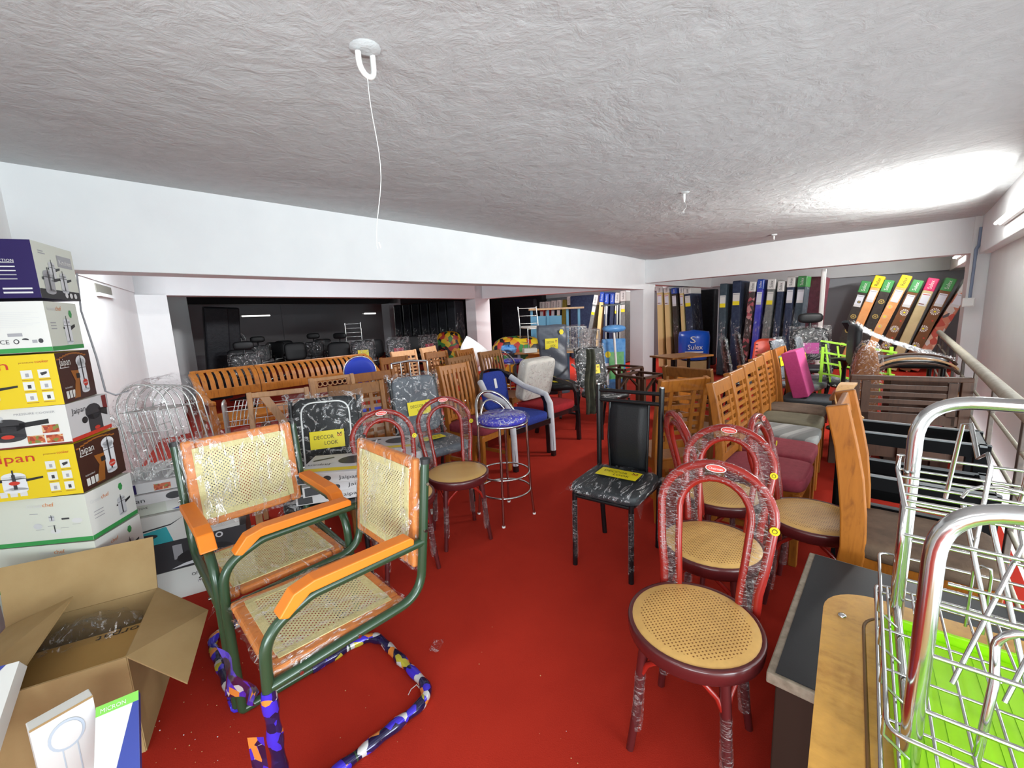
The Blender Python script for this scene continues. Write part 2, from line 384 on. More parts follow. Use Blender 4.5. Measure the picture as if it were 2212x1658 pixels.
block('wall_pillar_store_far', V(-8.55, 16.3, 0), V(-8.25, 16.65, 0), V(-.3, .3, 0), 0, ZC, M['dimwall'])
block('wall_pillar_store_near', V(-6.72, 8.6, 0), V(-6.52, 8.85, 0), V(-.3, .3, 0), 0, ZC, M['wallp'])
# right pillar / wall outside the railing and the edge beam over the railing
pr = V(6.0, 5.5, 0)
block('wall_right', pr + B * .05 - A * .02, pr + B * .05 - A * 3.9, B * .18, -3, ZC, M['wallp'])
block('wall_pillar_right', pr - B * .12 + A * .0, pr + B * .3, A * .5, -3, ZC, M['wallp'])
block('trim_9', pr - B * .05 + A * .1, pr - B * .05 - A * 9, B * .3, ZR - .02, ZC + .05)
block('trim_11', pr - B * .05 + A * .3, pr - B * .05 + A * 4.6, B * .3, ZR - .02, ZC + .05)
block('wall_right_far', pr + B * .3 + A * .5, pr + B * .3 + A * 5, B * .2, -3, ZC, M['wallp'])
# ---------------------------------------------------------------- fixtures
M['steel'] = plain('galvanised_steel', (.55, .56, .55, 1), .38, .9)
M['chrome'] = plain('chrome', (.55, .55, .54, 1), .17, 1)
M['white'] = plain('white_plastic', (.82, .82, .80, 1), .4)
M['bluegrey'] = plain('blue_grey_conduit', (.20, .25, .36, 1), .5)
M['railpaint'] = mottled('worn_rail_paint', (.42, .39, .31, 1), (.30, .27, .21, 1), 18, .55, .15, 90)
M['rustpost'] = mottled('dark_steel_post', (.13, .10, .08, 1), (.07, .055, .05, 1), 20, .5, .1)
def tube_light(p, d, out, label, power, length=1.2, glow=14, group='tube lights on the beams', lamp=True, r=.014):
    # p: middle of the fixture on the wall, d: along the tube, out: away from the wall
    t = T('tube_light', label, 'light', p, 0, group); d = Vector(d).normalized(); out = Vector(out).normalized()
    mb = MB(); mb.bar(d * -length / 2 + out * .018, d * length / 2 + out * .018, .05, .034, M['white'], up=out); mb.build('fixture_body', t, .004)
    mb = MB(); c = out * .062
    mb.tube([c - d * (length / 2 - .03), c + d * (length / 2 - .03)], r, emis('tube_glow', (1, 1, .97, 1), glow), 10); mb.build('glass_tube', t)
    for s_ in (-1, 1):
        mb = MB(); mb.bar(d * s_ * (length / 2 - .03), d * s_ * (length / 2 - .01), .035, .085, M['white'], up=out); mb.build('end_cap', t, .003)
    if lamp:
        l = area('tube_lamp', p + out * .1, p + out * 2 + V(0, 0, .25), length * .9, .05, power, (1, 1, .97)); l.rotation_euler = out.to_track_quat('-Z', 'Y').to_euler()
        if abs(d.z) < .5:
            l.rotation_euler = Matrix((d, (-out).cross(d), -out)).transposed().to_euler()
    return t
edge = pr - B * .05
tube_light(edge - A * 2.35 + UP * 2.12, A, nB, 'bright tube light on the edge beam above the railing, nearest the camera', 60)
wb = K + A * (far - .16)
tube_light(edge + A * 2.2 + UP * 2.10, A, nB, 'lit tube light beyond the far beam, above the leaning flowered mattresses', 26)
ts = 0
for px, py, ln, lb in ((552, 682, .95, 'dim tube light glowing in the dark store room, left of its far pillar'), (797, 677, .5, 'short dim tube light beside the store room pillar')):
    q = at(px, py, 1.72) if False else atY(px, py, 14.6)
    tube_light(Vector(q), (A2.x, A2.y, 0), -N2, lb, 5, ln, 1.3, None, True, .022)
# hooks
def hook(px, py, s, label, thread=0):
    p = at(px, py, ZC + .0); t = T('ceiling_hook', label, 'hook', p, dirz(.9, -.4), 'fan hooks in the ceiling')
    r = .032 * s; pts = [V(-r, 0, .05)] + [V(-r * math.cos(a), 0, -.045 * s - r * math.sin(a)) for a in [k * PI / 8 for k in range(9)]] + [V(r, 0, -.025 * s)]
    mb = MB(); mb.tube(pts, .0085 * s, M['white'], 8); mb.build('hook_bar', t)
    mb = MB(); mb.lathe([(.001, .05), (.05 * s, .03), (.045 * s, -.006), (.02 * s, -.012)], M['ceil'], 14); mb.build('plaster_ring', t)
    if thread:
        mb = MB(); b = V(0, 0, -.045 * s - r)
        mb.tube([b + V(.012 * math.sin(k * .7), .02 * math.sin(k * .35), -thread * k / 12) for k in range(13)], .0016, M['white'], 5)
        mb.tube([b + V(.018, 0, -thread + .02), b + V(.01, 0, -thread)], .003, M['white'], 5); mb.build('thread', t)
hook(788, 103, 1.25, 'large white ceiling hook nearest the camera with a long hanging thread', .62)
hook(1478, 414, 1.05, 'white ceiling hook in the middle of the ceiling with a short thread', .10)
hook(1672, 507, .9, 'small white ceiling hook farthest away beside the far beam')
# conduit and junction box at the end of the far beam
cpos = pr - A * .03 - B * .06
t = T('conduit', 'blue grey electrical conduit bending down at the end of the far beam', 'conduit', cpos + UP * 2.42)
mb = MB(); mb.tube(fillet([(0, 0, -.14), V(0, 0, -.36), V(-.05, -.02, -.40), V(-.05, -.02, -.48)], .05, 5), .018, M['bluegrey'], 10); mb.build('pipe', t)
mb = MB(); mb.tube([V(-.05, -.02, -.45), V(-.055, -.02, -1.05)], .016, M['bluegrey'], 10); mb.build('pipe', t)
p = cpos + V(-.09, -.04, 1.36)
t = T('junction_box', 'small cream square switch box low on the conduit by the right pillar', 'switch box', p, face_dir(A, V(0, 0, 0)))
mb = MB(); mb.box((0, .02, 0), (.11, .045, .11), M['white']); mb.build('box_body', t, .006)
mb = MB(); mb.box((0, .047, 0), (.09, .01, .09), M['white']); mb.build('cover', t, .003)
# white pipe in front of the standing mattresses
q = at(1775, 590, 1.97); 
pp = K + A * .34 + B * 0; d_ = ray(1776, 640); kk = ((pp - CAM).dot(A)) / d_.dot(A); pp = CAM + d_ * kk
mb = MB(); mb.tube([V(pp.x, pp.y, 0), V(pp.x, pp.y, ZR)], .035, M['white'], 12); tag(mb.build('pvc_pipe'), 'white vertical pipe standing in front of the maroon mattress', 'pipe')
# railing
ra = RA - A * .9; rb = V(6.10, 5.98, 0); L = (rb - ra).length
t = T('railing', 'grey painted steel railing along the open right edge of the floor', 'railing', ra, math.atan2(A.y, A.x))
rl = lambda x, z: V(x, 0, z)
mb = MB(); mb.tube([rl(0, .95), rl(L, .95)], .032, M['railpaint'], 14); mb.build('handrail', t)
n_ = 8
for i in range(n_ + 1):
    x = L * i / n_; mb = MB(); mb.box((x, 0, .46), (.045, .02, .92), M['rustpost']); mb.build('post', t, .003)
for z in (.78, .6, .42, .24): mb = MB(); mb.tube([rl(0, z), rl(L, z)], .009, M['railpaint'], 8); mb.build('bar', t)
# cable hanging down the left wall
q0 = at(150, 560, 1.8); 
# ---------------------------------------------------------------- cane armchairs, bentwood chairs, black chair, bar stools
M['green'] = plain('dark_green_enamel', (.018, .050, .022, 1), .28, 0, .5, .3)
M['orange'] = wood('orange_stained_wood', (.62, .20, .045, 1), (.50, .13, .025, 1), .1, .42, (6, 6, 1))
M['orange2'] = plain('bright_orange_paint', (.78, .20, .012, 1), .4)
M['cane'] = dots('cane_weave', (.74, .66, .36, 1), (.3, .22, .1, 1), .0165, .165, True, .6)
M['canerim'] = mottled('cane_edge', (.74, .66, .34, 1), (.62, .54, .26, 1), 60, .7, .4, 120)
M['film'] = film('clear_plastic_bag', .07, scale=4.5, stretch=(2.4, .6, 2))
M['film2'] = film('stretch_film', .085, (.85, .84, .84, 1), .12, 13, True, (1, 1, 4.5))
M['ribbon'] = cells('gift_wrap_foil', 30, [(0, (.012, .010, .05, 1)), (.36, (.05, .03, .55, 1)), (.62, (.02, .015, .08, 1)), (.78, (.60, .60, .60, 1)), (.86, (.75, .26, .05, 1)), (.94, (.50, .44, .05, 1))], .16, .25, (1, 1, 1), .4)
M['blackcap'] = plain('black_rubber', (.012, .012, .013, 1), .5)
M['redlac'] = plain('red_lacquer', (.26, .014, .009, 1), .25, 0, .4, .25)
M['maroonlac'] = plain('maroon_lacquer', (.075, .010, .011, 1), .28, 0, .5, .3)
M['seatcream'] = dots('perforated_seat', (.66, .40, .125, 1), (.22, .09, .02, 1), .0165, .17, False, .38, .165)
M['seatplain'] = plain('tan_seat', (.56, .34, .11, 1), .35)
M['yellow'] = plain('yellow_card', (.80, .66, .012, 1), .45)
M['ink'] = plain('black_ink', (.015, .012, .012, 1), .6)
M['inkred'] = plain('red_ink', (.55, .05, .03, 1), .6)
M['blackmetal'] = plain('black_metal', (.005, .005, .006, 1), .3, 0, .4)
M['blackvinyl'] = plain('black_vinyl', (.007, .0075, .009, 1), .45, 0, .35, 0, .15, 200)
M['greyvinyl'] = plain('charcoal_vinyl', (.022, .025, .028, 1), .45, 0, .35, 0, .15, 150)
M['bluevinyl'] = plain('blue_vinyl', (.035, .035, .42, 1), .22, 0, .5, .4)
PX = Matrix(((0, 0, 1, 0), (1, 0, 0, 0), (0, 1, 0, 0), (0, 0, 0, 1)))      # prism drawn in (y, z), extruded along x
PY = Matrix(((1, 0, 0, 0), (0, 0, -1, 0), (0, 1, 0, 0), (0, 0, 0, 1)))     # prism drawn in (x, z), extruded along -y
def yellow_tag(parent, o, ux, uy, w_=.2, h=.1, bend=0, words=('DECCOR', 'LOOK')):
    mb = MB(); f = Face(mb, Vector(o), ux, uy); f.rect(-w_ / 2, -h / 2, w_, h, M['yellow'], .001)
    f.text(words[0], -.02 * w_ / .2, h * .04, h * .3, M['ink'], .002, True, w_ * .58); f.text(words[1], .02 * w_ / .2, -h * .30, h * .3, M['ink'], .002, True, w_ * .40)
    ox, oy = w_ * .36, h * .22
    for s_ in (-1, 1):
        f.ell(ox + s_ * w_ * .035, oy - h * .03, w_ * .036, h * .085, M['inkred'], .002, 12); f.ell(ox + s_ * w_ * .035, oy - h * .03, w_ * .02, h * .05, M['yellow'], .003, 10)
        f.poly([(ox, oy + h * .04), (ox + s_ * w_ * .07, oy + h * .15), (ox + s_ * w_ * .055, oy + h * .02)], M['ink'], .0025)
    return mb.build('yellow_tag', parent)
def film_block(parent, c, size, mw=None, name='plastic_cover', mat=None, e=.22, amp=.005, flaps=(), n=16):
    mb = MB(); c = Vector(c); r = random.Random(int(size[0] * 1000) + int(size[1] * 977)); mat = mat or M['film']
    jit = {}
    def jt(i, j): return jit.setdefault((i, j), V(r.uniform(-amp, amp), r.uniform(-amp, amp), r.uniform(-amp, amp)))
    for s_ in (-1, 1):
        def fn(u, v, s_=s_):
            a, b = 2 * u - 1, 2 * v - 1; k = max(0, (1 - abs(a) ** 9)) ** .5 * max(0, (1 - abs(b) ** 9)) ** .5
            return c + V(a * size[0] / 2, b * size[1] / 2, s_ * k * size[2] / 2) + jt(round(u * n), round(v * n) + (100 if 0 < k and s_ > 0 else 0))
        mb.sheet(fn, n, n, mat)
    for tri in flaps: mb.add([V(*p) for p in tri], [tuple(range(len(tri)))], mat)
    return mb.build(name, parent, mw=mw)
def frame_panel(parent, name, w_, h, mw, cover=True, flaps=()):
    mb = MB(); b = .052; th = .03
    for sx in (-1, 1): mb.box((sx * (w_ / 2 - b / 2), 0, 0), (b, h, th), M['orange'])
    for sy in (-1, 1): mb.box((0, sy * (h / 2 - b / 2), 0), (w_ - 2 * b, b, th), M['orange'])
    p = mb.build(name, parent, .011, 3, mw=mw)
    iw, ih = w_ - 2 * b + .028, h - 2 * b + .028
    mb = MB(); z = th / 2 + .0015
    mb.add([V(-iw / 2 + .022, -ih / 2 + .022, z), V(iw / 2 - .022, -ih / 2 + .022, z), V(iw / 2 - .022, ih / 2 - .022, z), V(-iw / 2 + .022, ih / 2 - .022, z)], [(0, 1, 2, 3)], M['cane'])
    for sx in (-1, 1): mb.box((sx * (iw / 2 - .011), 0, z), (.026, ih, .003), M['canerim'])
    for sy in (-1, 1): mb.box((0, sy * (ih / 2 - .011), z), (iw - .04, .026, .003), M['canerim'])
    mb.build('cane_panel', p)
    if cover: film_block(p, (0, 0, .003), (w_ + .03, h + .03, th + .026), flaps=flaps)
    return p
def cane_chair(loc, rz, label, wrap):
    t = T('cane_armchair', label, 'chair', loc, rz, 'cane armchairs'); hw = .245; r = .0165
    for s_ in (-1, 1):
        mb = MB(); x = s_ * hw
        mb.tube(fillet([(x, -.30, .655), (x, .09, .655), (x, .225, .60), (x, .235, .45), (x, .235, .03)], [.02, .16, .12, .02], 8), r, M['green'], 12)
        mb.build('arm_tube', t)
        mb = MB(); mb.tube(fillet([(x, -.335, .945), (x, -.30, .64), (x, -.275, .455), (x, .0, .447), (x, .228, .438)], [.3, .14, .01], 9), r, M['green'], 12)
        bk = mb.build('back_post', t)
        mb = MB(); mb.tube([(x, -.336, .94), (x, -.337, .958)], r + .002, M['blackcap'], 12); mb.build('end_cap', bk)
        for q in ((x + s_ * r, -.327, .87), (x + s_ * r, -.305, .70), (x + s_ * r, -.03, .448), (x + s_ * r, .15, .441)):
            mb = MB(); q = Vector(q); mb.tube([q - V(s_ * .004, 0, 0), q + V(s_ * .006, 0, 0)], .006, M['chrome'], 8); mb.build('bolt', bk)
        mb = MB(); prof = [(-.25, .672), (.10, .674), (.165, .628), (.190, .640), (.145, .693), (.085, .708), (-.24, .702), (-.252, .69)]
        mb.prism(prof, x - .027, x + .027, M['orange2'], PX); mb.build('armrest', t, .004)
    mb = MB(); z = .018
    loop = fillet([(-hw, .235, .04), (-hw, .235, z), (-hw, -.30, z), (hw, -.30, z), (hw, .235, z), (hw, .235, .04)], [.02, .10, .10, .02], 9)
    mb.tube(loop, r, M['green'], 12); base = mb.build('floor_loop', t)
    if wrap == 'right':
        mb = MB(); wv = lambda u: r + .0035 + .0025 * math.sin(u * 90) + .0015 * math.sin(u * 41)
        fine = []
        for a, b in zip(loop[:-3], loop[1:-2]):
            n = max(1, int((b - a).length / .02)); fine += [a.lerp(b, k / n) for k in range(n)]
        k0 = 2; mb.tube(fine[k0:int(len(fine) * .80)], wv, M['ribbon'], 12)
        mb.tube([V(-hw, .235, .03 + .40 * k / 14) for k in range(15)], lambda u: r + .004 + .003 * math.sin(u * 23), M['ribbon'], 12)
        mb.sheet(lambda u, v: V(-hw + .01 + .24 * u, .262 + .04 * u + .01 * math.sin(u * 9 + v * 4), .415 + (v - .5) * (.04 + .13 * u) - .03 * u), 10, 6, M['ribbon'])
        mb.sheet(lambda u, v: V(-hw + .005 + .055 * u, .262 + .03 * u, .27 - .11 * v + (u - .5) * .03 - .05 * u + .04), 6, 8, M['ribbon'])
        mb.build('gift_wrap', base)
    else:
        mb = MB(); fine = []
        for a, b in zip(loop[:-1], loop[1:]):
            n = max(1, int((b - a).length / .02)); fine += [a.lerp(b, k / n) for k in range(n)]
        mb.tube(fine[int(len(fine) * .2):-2], lambda u: r + .004 + .003 * math.sin(u * 80), M['ribbon'], 10); mb.build('gift_wrap', base)
    mw = Matrix.Translation((0, .0, .447)) @ Matrix.Rotation(.03, 4, 'X')
    frame_panel(t, 'seat', .455, .45, mw, True, [[(.22, .21, 0), (.29, .26, -.03), (.23, .12, -.01)], [(-.2, -.21, .02), (-.25, -.2, .04), (-.21, -.12, .025)]])
    ang = math.atan2(.046, .325)
    mw = Matrix.Translation((0, -.306, .752)) @ Matrix(((-1, 0, 0, 0), (0, 0, 1, 0), (0, 1, 0, 0), (0, 0, 0, 1))) @ Matrix.Identity(4)
    # panel plane: x -> -X, y -> Z, normal -> +Y, leaning back
    mw = Matrix.Translation((0, -.300, .755)) @ Matrix.Rotation(math.atan2(.10, 1), 4, 'X') @ Matrix(((-1, 0, 0, 0), (0, 0, 1, 0), (0, 1, 0, 0), (0, 0, 0, 1)))
    frame_panel(t, 'backrest', .455, .405, mw, True)
    return t
cane_chair((-.734, 1.396, 0), math.radians(134.9), 'cane armchair nearest the camera with foil gift wrap wound round its floor loop', 'right')
cane_chair((-1.093, 1.757, 0), math.radians(224.6), 'cane armchair standing behind the other one, its plastic covered back facing the camera', 'left')

# bentwood chairs
def bentwood(loc, rz, label, perf=True):
    t = T('bentwood_chair', label, 'chair', loc, rz, 'red bentwood chairs')
    mb = MB(); mb.lathe([(.16, .392), (.196, .395), (.203, .402), (.206, .425), (.207, .442), (.203, .450), (.196, .4505), (.1915, .448)], M['maroonlac'], 48); seat = mb.build('seat', t)
    mb = MB(); mb.lathe([(.1925, .4475), (.185, .4515), (.12, .4535), (.001, .455)], M['seatcream'] if perf else M['seatplain'], 48); mb.build('cane_inset', seat)
    for k, a in enumerate((45, 135, 225, 315)):
        a = math.radians(a); d = V(math.cos(a), math.sin(a), 0); mb = MB()
        back = a > PI
        mb.tube([d * .165 + UP * .40, d * .178 + UP * .30, d * .192 + UP * .15, d * .215], .017, M['maroonlac'], 10, r1=.0125)
        g = mb.build('leg', t)
        mb = MB(); tn = V(-d.y, d.x, 0)
        for s_ in (-1, 1): mb.tube([d * .182 + UP * .27, d * .165 + tn * s_ * .02 + UP * .33, d * .135 + tn * s_ * .075 + UP * .392], .009, M['redlac'], 7)
        mb.build('brace', g)
        mb = MB(); mb.tube([d * (.180 + .013 * k2 / 6) + UP * (.28 - .2 * k2 / 6) for k2 in range(7)], lambda u: .0185 + .0015 * math.sin(u * 31), M['film2'], 9); mb.build('plastic_wrap', g)
    by = -.165
    def hoop(wb, wm, zt, zm, lean):
        pts = [V(-wb, by, .40), V(-wb * 1.03, by - .01, .50), V(-(wb * .4 + wm * .6), by - .03, .60), V(-wm, by - .03 - lean * .5, zm)]
        n = 14
        for k in range(1, n):
            a = PI - PI * k / n; pts.append(V(wm * math.cos(a), by - .03 - lean * (.5 + .5 * math.sin(a)), zm + (zt - zm) * math.sin(a)))
        return pts + [V(-p.x, p.y, p.z) for p in reversed(pts[:4])]
    ho = hoop(.150, .185, .895, .735, .07); hi = hoop(.098, .118, .845, .725, .06)
    mb = MB(); mb.tube(ho, .0155, M['redlac'], 12); mb.build('outer_hoop', t)
    mb = MB(); mb.tube(hi, .0125, M['redlac'], 10); mb.build('inner_hoop', t)
    n = len(ho); r = random.Random(len(label)); mb = MB()
    for s_ in (-1, 1):
        jit = [r.uniform(-.004, .004) for _ in range(3 * n)]
        def wf(u, v, s_=s_, jit=jit):
            i = min(n - 1, int(round(u * (n - 1)))); a, b = ho[i], hi[i]; e = (a - V(0, a.y, .65)); o = a + e.normalized() * .017
            q = o.lerp(b, v); return V(q.x, q.y + s_ * (.0165 if v < .9 else .013) * (1 if v > .05 else .2) + jit[(i * 3 + int(v * 2.9)) % len(jit)], q.z)
        mb.sheet(wf, n - 1, 5, M['film2'])
    wrap = mb.build('plastic_wrap', t)
    mb = MB(); f = Face(mb, V(0, by - .085, .885) + V(0, .016, .004), V(-1, 0, 0), V(0, -.25, 1)); M.setdefault('stk', plain('red_sticker', (.62, .05, .03, 1), .35))
    f.ell(0, 0, .034, .0135, M['white'], .004, 24); f.ell(0, 0, .031, .0115, M['stk'], .005, 24); f.text('Chairman', 0, -.004, .011, M['white'], .006, True, .046)
    mb.build('maker_sticker', t)
    mb = MB(); f = Face(mb, V(-.184, by - .062, .72) + V(-.004, .018, 0), V(-1, 0, 0), V(0, 0, 1)); f.ell(0, 0, .015, .015, M['yellow'], .002, 18); f.ell(0, 0, .008, .008, M['ink'], .003, 14); f.ell(0, 0, .006, .006, M['yellow'], .004, 12)
    mb.build('round_sticker', t)
    return t
BW = bentwood((.556, 1.236, 0), math.radians(141.7), 'red bentwood chair nearest the camera with a perforated tan seat')
def ap(px, py, z): q = at(px, py, z); return (q.x, q.y, 0)
dup(BW, ap(1537, 1170, .45), math.radians(140), 'red bentwood chair directly behind the nearest bentwood chair')
dup(BW, ap(1757, 1112, .45), math.radians(-134), 'red bentwood chair with its back edge-on, its tan seat beside the tall slatted chair')
dup(BW, ap(1558, 1062, .45), math.radians(-92), 'red bentwood chair at the back of the right group, beside the black chair')
bent_plain = bentwood(ap(988, 1017, .45), math.radians(205), 'red bentwood chair with a plain tan seat beside the chrome bar stool', False)
dup(bent_plain, ap(862, 1066, .45), math.radians(212), 'red bentwood chair half hidden behind the cane armchair nearest the camera')

# black dining chair
def black_chair(loc, rz, label):
    t = T('dining_chair', label, 'chair', loc, rz); r = .0155
    for s_ in (-1, 1):
        mb = MB(); mb.tube([(s_ * .195, -.205, 1.0), (s_ * .19, -.195, .47), (s_ * .175, -.235, 0)], r, M['blackmetal'], 12)
        mb.tube([(s_ * .195, -.205, .998), (s_ * .195, -.2052, 1.006)], r * .9, M['chrome'], 12); mb.build('back_post', t)
        mb = MB(); mb.tube([(s_ * .165, .19, .44), (s_ * .168, .195, 0)], .0145, M['blackmetal'], 12); g = mb.build('leg', t)
        mb = MB(); mb.tube([V(s_ * .1655, .1915, .40 - .035 * k) for k in range(11)], lambda u: .017 + .0015 * math.sin(u * 37), M['film2'], 9); mb.build('plastic_wrap', g)
        mb = MB(); mb.tube([(s_ * .12, -.208, .90), (s_ * .122, -.185, .68), (s_ * .115, -.19, .47)], .008, M['blackmetal'], 8); mb.build('back_bar', t)
        mb = MB(); mb.tube([(s_ * .165, .19, .425), (s_ * .19, -.195, .425)], .011, M['blackmetal'], 8); mb.build('seat_rail', t)
    for z in (.965, .905):
        mb = MB(); mb.tube([(-.195, -.203, z), (.195, -.203, z)], .012, M['blackmetal'], 10); mb.build('top_rail', t)
    mb = MB(); mb.tube([(-.165, .19, .425), (.165, .19, .425)], .011, M['blackmetal'], 8); mb.tube([(-.19, -.19, .43), (.19, -.19, .43)], .011, M['blackmetal'], 8); mb.build('seat_rail', t)
    mb = MB(); mb.sheet(lambda u, v: V((u - .5) * .236, -.212 + .028 * math.sin(PI * v) + .0, .47 + .43 * v), 4, 12, M['blackvinyl']); mb.build('backrest', t, solid=.012)
    mb = MB(); mb.cushion((0, .0, .462), (.405, .415, .062), M['greyvinyl'], .3, 32); mb.build('seat', t)
    film_block(t, (0, 0, .463), (.43, .44, .075), flaps=[[(.19, .2, .46), (.245, .25, .43), (.2, .1, .455), ], [(-.19, .2, .46), (-.24, .26, .41), (-.2, .09, .45)], [(.19, -.2, .46), (.23, -.24, .45), (.1, -.21, .46)]])
    yellow_tag(t, (.0, -.045, .5035), V(-1, .0, 0), V(0, -1, 0), .245, .125)
    return t
black_chair((.575, 2.34, 0), math.radians(143.5), 'black metal dining chair standing alone in the aisle with a tagged cushion')
# bar stools
def bar_stool(loc, rz, label, ang=0):
    t = T('bar_stool', label, 'stool', loc, rz, 'blue seat chrome bar stools')
    mb = MB(); mb.lathe([(.05, .70), (.165, .702), (.175, .715), (.176, .735), (.165, .755), (.12, .768), (.001, .772)], M['bluevinyl'], 40); s_ = mb.build('seat', t)
    mb = MB(); mb.cushion((0, 0, .735), (.37, .37, .085), film('thin_film', .10, scale=14), .8, 24); mb.build('plastic_cover', s_)
    mb = MB(); mb.tube([V(.178 * math.cos(a), .178 * math.sin(a), .70) for a in [k * 2 * PI / 40 for k in range(40)]], .008, M['chrome'], 8, True); mb.build('seat_ring', t)
    for a in (45, 135, 225, 315):
        a = math.radians(a); d = V(math.cos(a), math.sin(a), 0); mb = MB(); mb.tube([d * .172 + UP * .70, d * .185 + UP * .22, d * .205], .0095, M['chrome'], 10); g = mb.build('leg', t)
        mb = MB(); mb.tube([d * .205, d * .206 + UP * .012], .012, M['white'], 10); mb.build('foot', g)
    for z, rr in ((.33, .182), (.20, .186)):
        mb = MB(); mb.tube([V(rr * math.cos(k * 2 * PI / 40), rr * math.sin(k * 2 * PI / 40), z) for k in range(40)], .007, M['chrome'], 8, True); mb.build('foot_ring', t)
    n = 24
    for rr, hz, sp, w_ in ((.180, .20, 1.25, .010), (.150, .14, .95, .007)):
        mb = MB(); mb.tube([V(rr * math.cos(-PI / 2 + sp * (2 * k / n - 1)), rr * math.sin(-PI / 2 + sp * (2 * k / n - 1)), .70 + hz * math.sin(PI * k / n) ** .62) for k in range(n + 1)], w_, M['chrome'], 10); mb.build('back_hoop', t)
    return t
q = at(1084, 893, .76)
BS = bar_stool((q.x, q.y, 0), math.radians(-140), 'chrome bar stool with a round blue seat in the middle of the shop')
# ---------------------------------------------------------------- cartons on the left
def C_(n, c, r=.5, **k): M[n] = plain(n, c, r, **k); return M[n]
C_('card_white', (.66, .66, .63, 1), .5); C_('card_cream', (.58, .60, .53, 1), .5); C_('card_yellow', (.68, .50, .004, 1), .45); C_('card_brown', (.045, .013, .008, 1), .4)
C_('card_purple', (.018, .009, .075, 1), .5, spec=.25); C_('card_grey', (.55, .54, .55, 1), .4); C_('print_grey', (.32, .32, .34, 1), .5); C_('print_dark', (.03, .03, .035, 1), .45)
C_('print_silver', (.52, .53, .55, 1), .4); C_('print_silver2', (.66, .67, .70, 1), .4); C_('print_orange', (.62, .20, .05, 1), .5); C_('print_green', (.03, .26, .06, 1), .5); C_('print_red', (.50, .03, .015, 1), .5)
C_('print_maroon', (.16, .015, .015, 1), .5); C_('print_amber', (.30, .10, .015, 1), .4); C_('print_pale', (.60, .60, .60, 1), .5); C_('print_teal', (.03, .36, .40, 1), .45); C_('print_blue', (.035, .055, .28, 1), .45); C_('print_black', (.012, .012, .014, 1), .45)
C_('print_lime', (.20, .55, .08, 1), .5)
M['food'] = cells('food_photo', 90, [(0, (.45, .09, .03, 1)), (.4, (.30, .04, .02, 1)), (.65, (.62, .38, .2, 1)), (.85, (.18, .2, .04, 1))], .5)
M['kraft'] = mottled('kraft_cardboard', (.37, .25, .115, 1), (.31, .20, .085, 1), 7, .75, .06, 50)
M['kraft2'] = mottled('inner_carton', (.44, .27, .09, 1), (.39, .235, .075, 1), 6, .7, .04, 50)
DL = V(-.91, -.414, 0).normalized(); DR = V(-.414, .91, 0).normalized()
def cooker(f, u, v, s, body, dark, handle=1, tall=1.0):          # picture of a pressure cooker printed on a carton
    h = s * tall
    f.ell(u, v + h * .30, s * .40, s * .16, body, .0004); f.rect(u - s * .40, v - h * .45, s * .80, h * .75, body, .0004); f.ell(u, v - h * .45, s * .40, s * .12, body, .0004)
    f.rect(u - s * .06, v - h * .4, s * .12, h * .8, dark, .0007); f.rect(u - s * .42, v + h * .14, s * .84, s * .03, dark, .0007); f.rect(u - s * .03, v + h * .36, s * .06, s * .22, dark, .0007)
    if handle: f.poly([(u + s * .38, v + h * .12), (u + s * .95, v + h * .20), (u + s * .95, v + h * .10), (u + s * .38, v - h * .02)], M['print_black'], .0007); f.rect(u - s * .52, v + h * .03, s * .14, s * .12, M['print_black'], .0007)
def carton(name, label, corner, z0, h, ll, lr, turn, mats, draw, group='pressure cooker cartons stacked by the left wall', bev=.003):
    # corner: nearest vertical edge; ll long face to the left, lr face to the right
    rz = turn; t_ = MB(); R_ = Matrix.Rotation(rz, 3, 'Z'); dl, dr = R_ @ DL, R_ @ DR
    base = dl * (ll / 2) + dr * (lr / 2)
    o0 = Vector((corner.x, corner.y, z0)); org = o0 + base
    p = [V(0, 0, 0), dl * ll, dl * ll + dr * lr, dr * lr]; p = [q - base for q in p]
    vs = p + [q + UP * h for q in p]
    for face, m in (((0, 1, 5, 4), mats[0]), ((3, 0, 4, 7), mats[1]), ((1, 2, 6, 5), mats[0]), ((2, 3, 7, 6), mats[1]), ((4, 5, 6, 7), mats[0]), ((3, 2, 1, 0), mats[0])):
        t_.add([vs[i] for i in face], [(0, 1, 2, 3)], m)
    fl = Face(t_, p[1], -dl, UP); fr = Face(t_, p[0], dr, UP)
    draw(fl, fr, ll, lr, h)
    o = t_.build(name); o.location = org; return tag(o, label, 'box', group)
def d_purple(fl, fr, a, b, h):
    for k in range(5): fl.rect(a - .13, h * (.32 + .07 * k), .075, .004, M['print_pale'] if k in (2, 3) else M['print_grey'])
    fl.text('INDUCTION', a - .13, h * .62, .014, M['card_white'], width=.075)
    for k in range(2): fl.rect(a - .10, h * (.08 + .07 * k), .08, .006, M['print_pale'])
    fr.rect(0, 0, b, h * .17, M['print_black']); fr.rect(b * .55, h * .62, b * .38, h * .22, M['print_grey']); fr.text('Kitchen', b * .58, h * .68, .026, M['card_white'], width=b * .32)
    cooker(fr, b * .38, h * .52, b * .20, M['print_silver'], M['print_dark'], 1, 1.4); cooker(fr, b * .25, h * .32, b * .30, M['print_grey'], M['print_dark']); cooker(fr, b * .62, h * .34, b * .22, M['print_silver'], M['print_dark'], 1, 1.3)
    for k in range(3): fr.ell(b * (.62 + .12 * k), h * .085, b * .04, h * .05, M['print_pale'], .001)
    fr.rect(b * .12, h * .84, b * .12, .004, M['print_grey']); fr.rect(b * .12, h * .80, b * .16, .004, M['print_grey'])
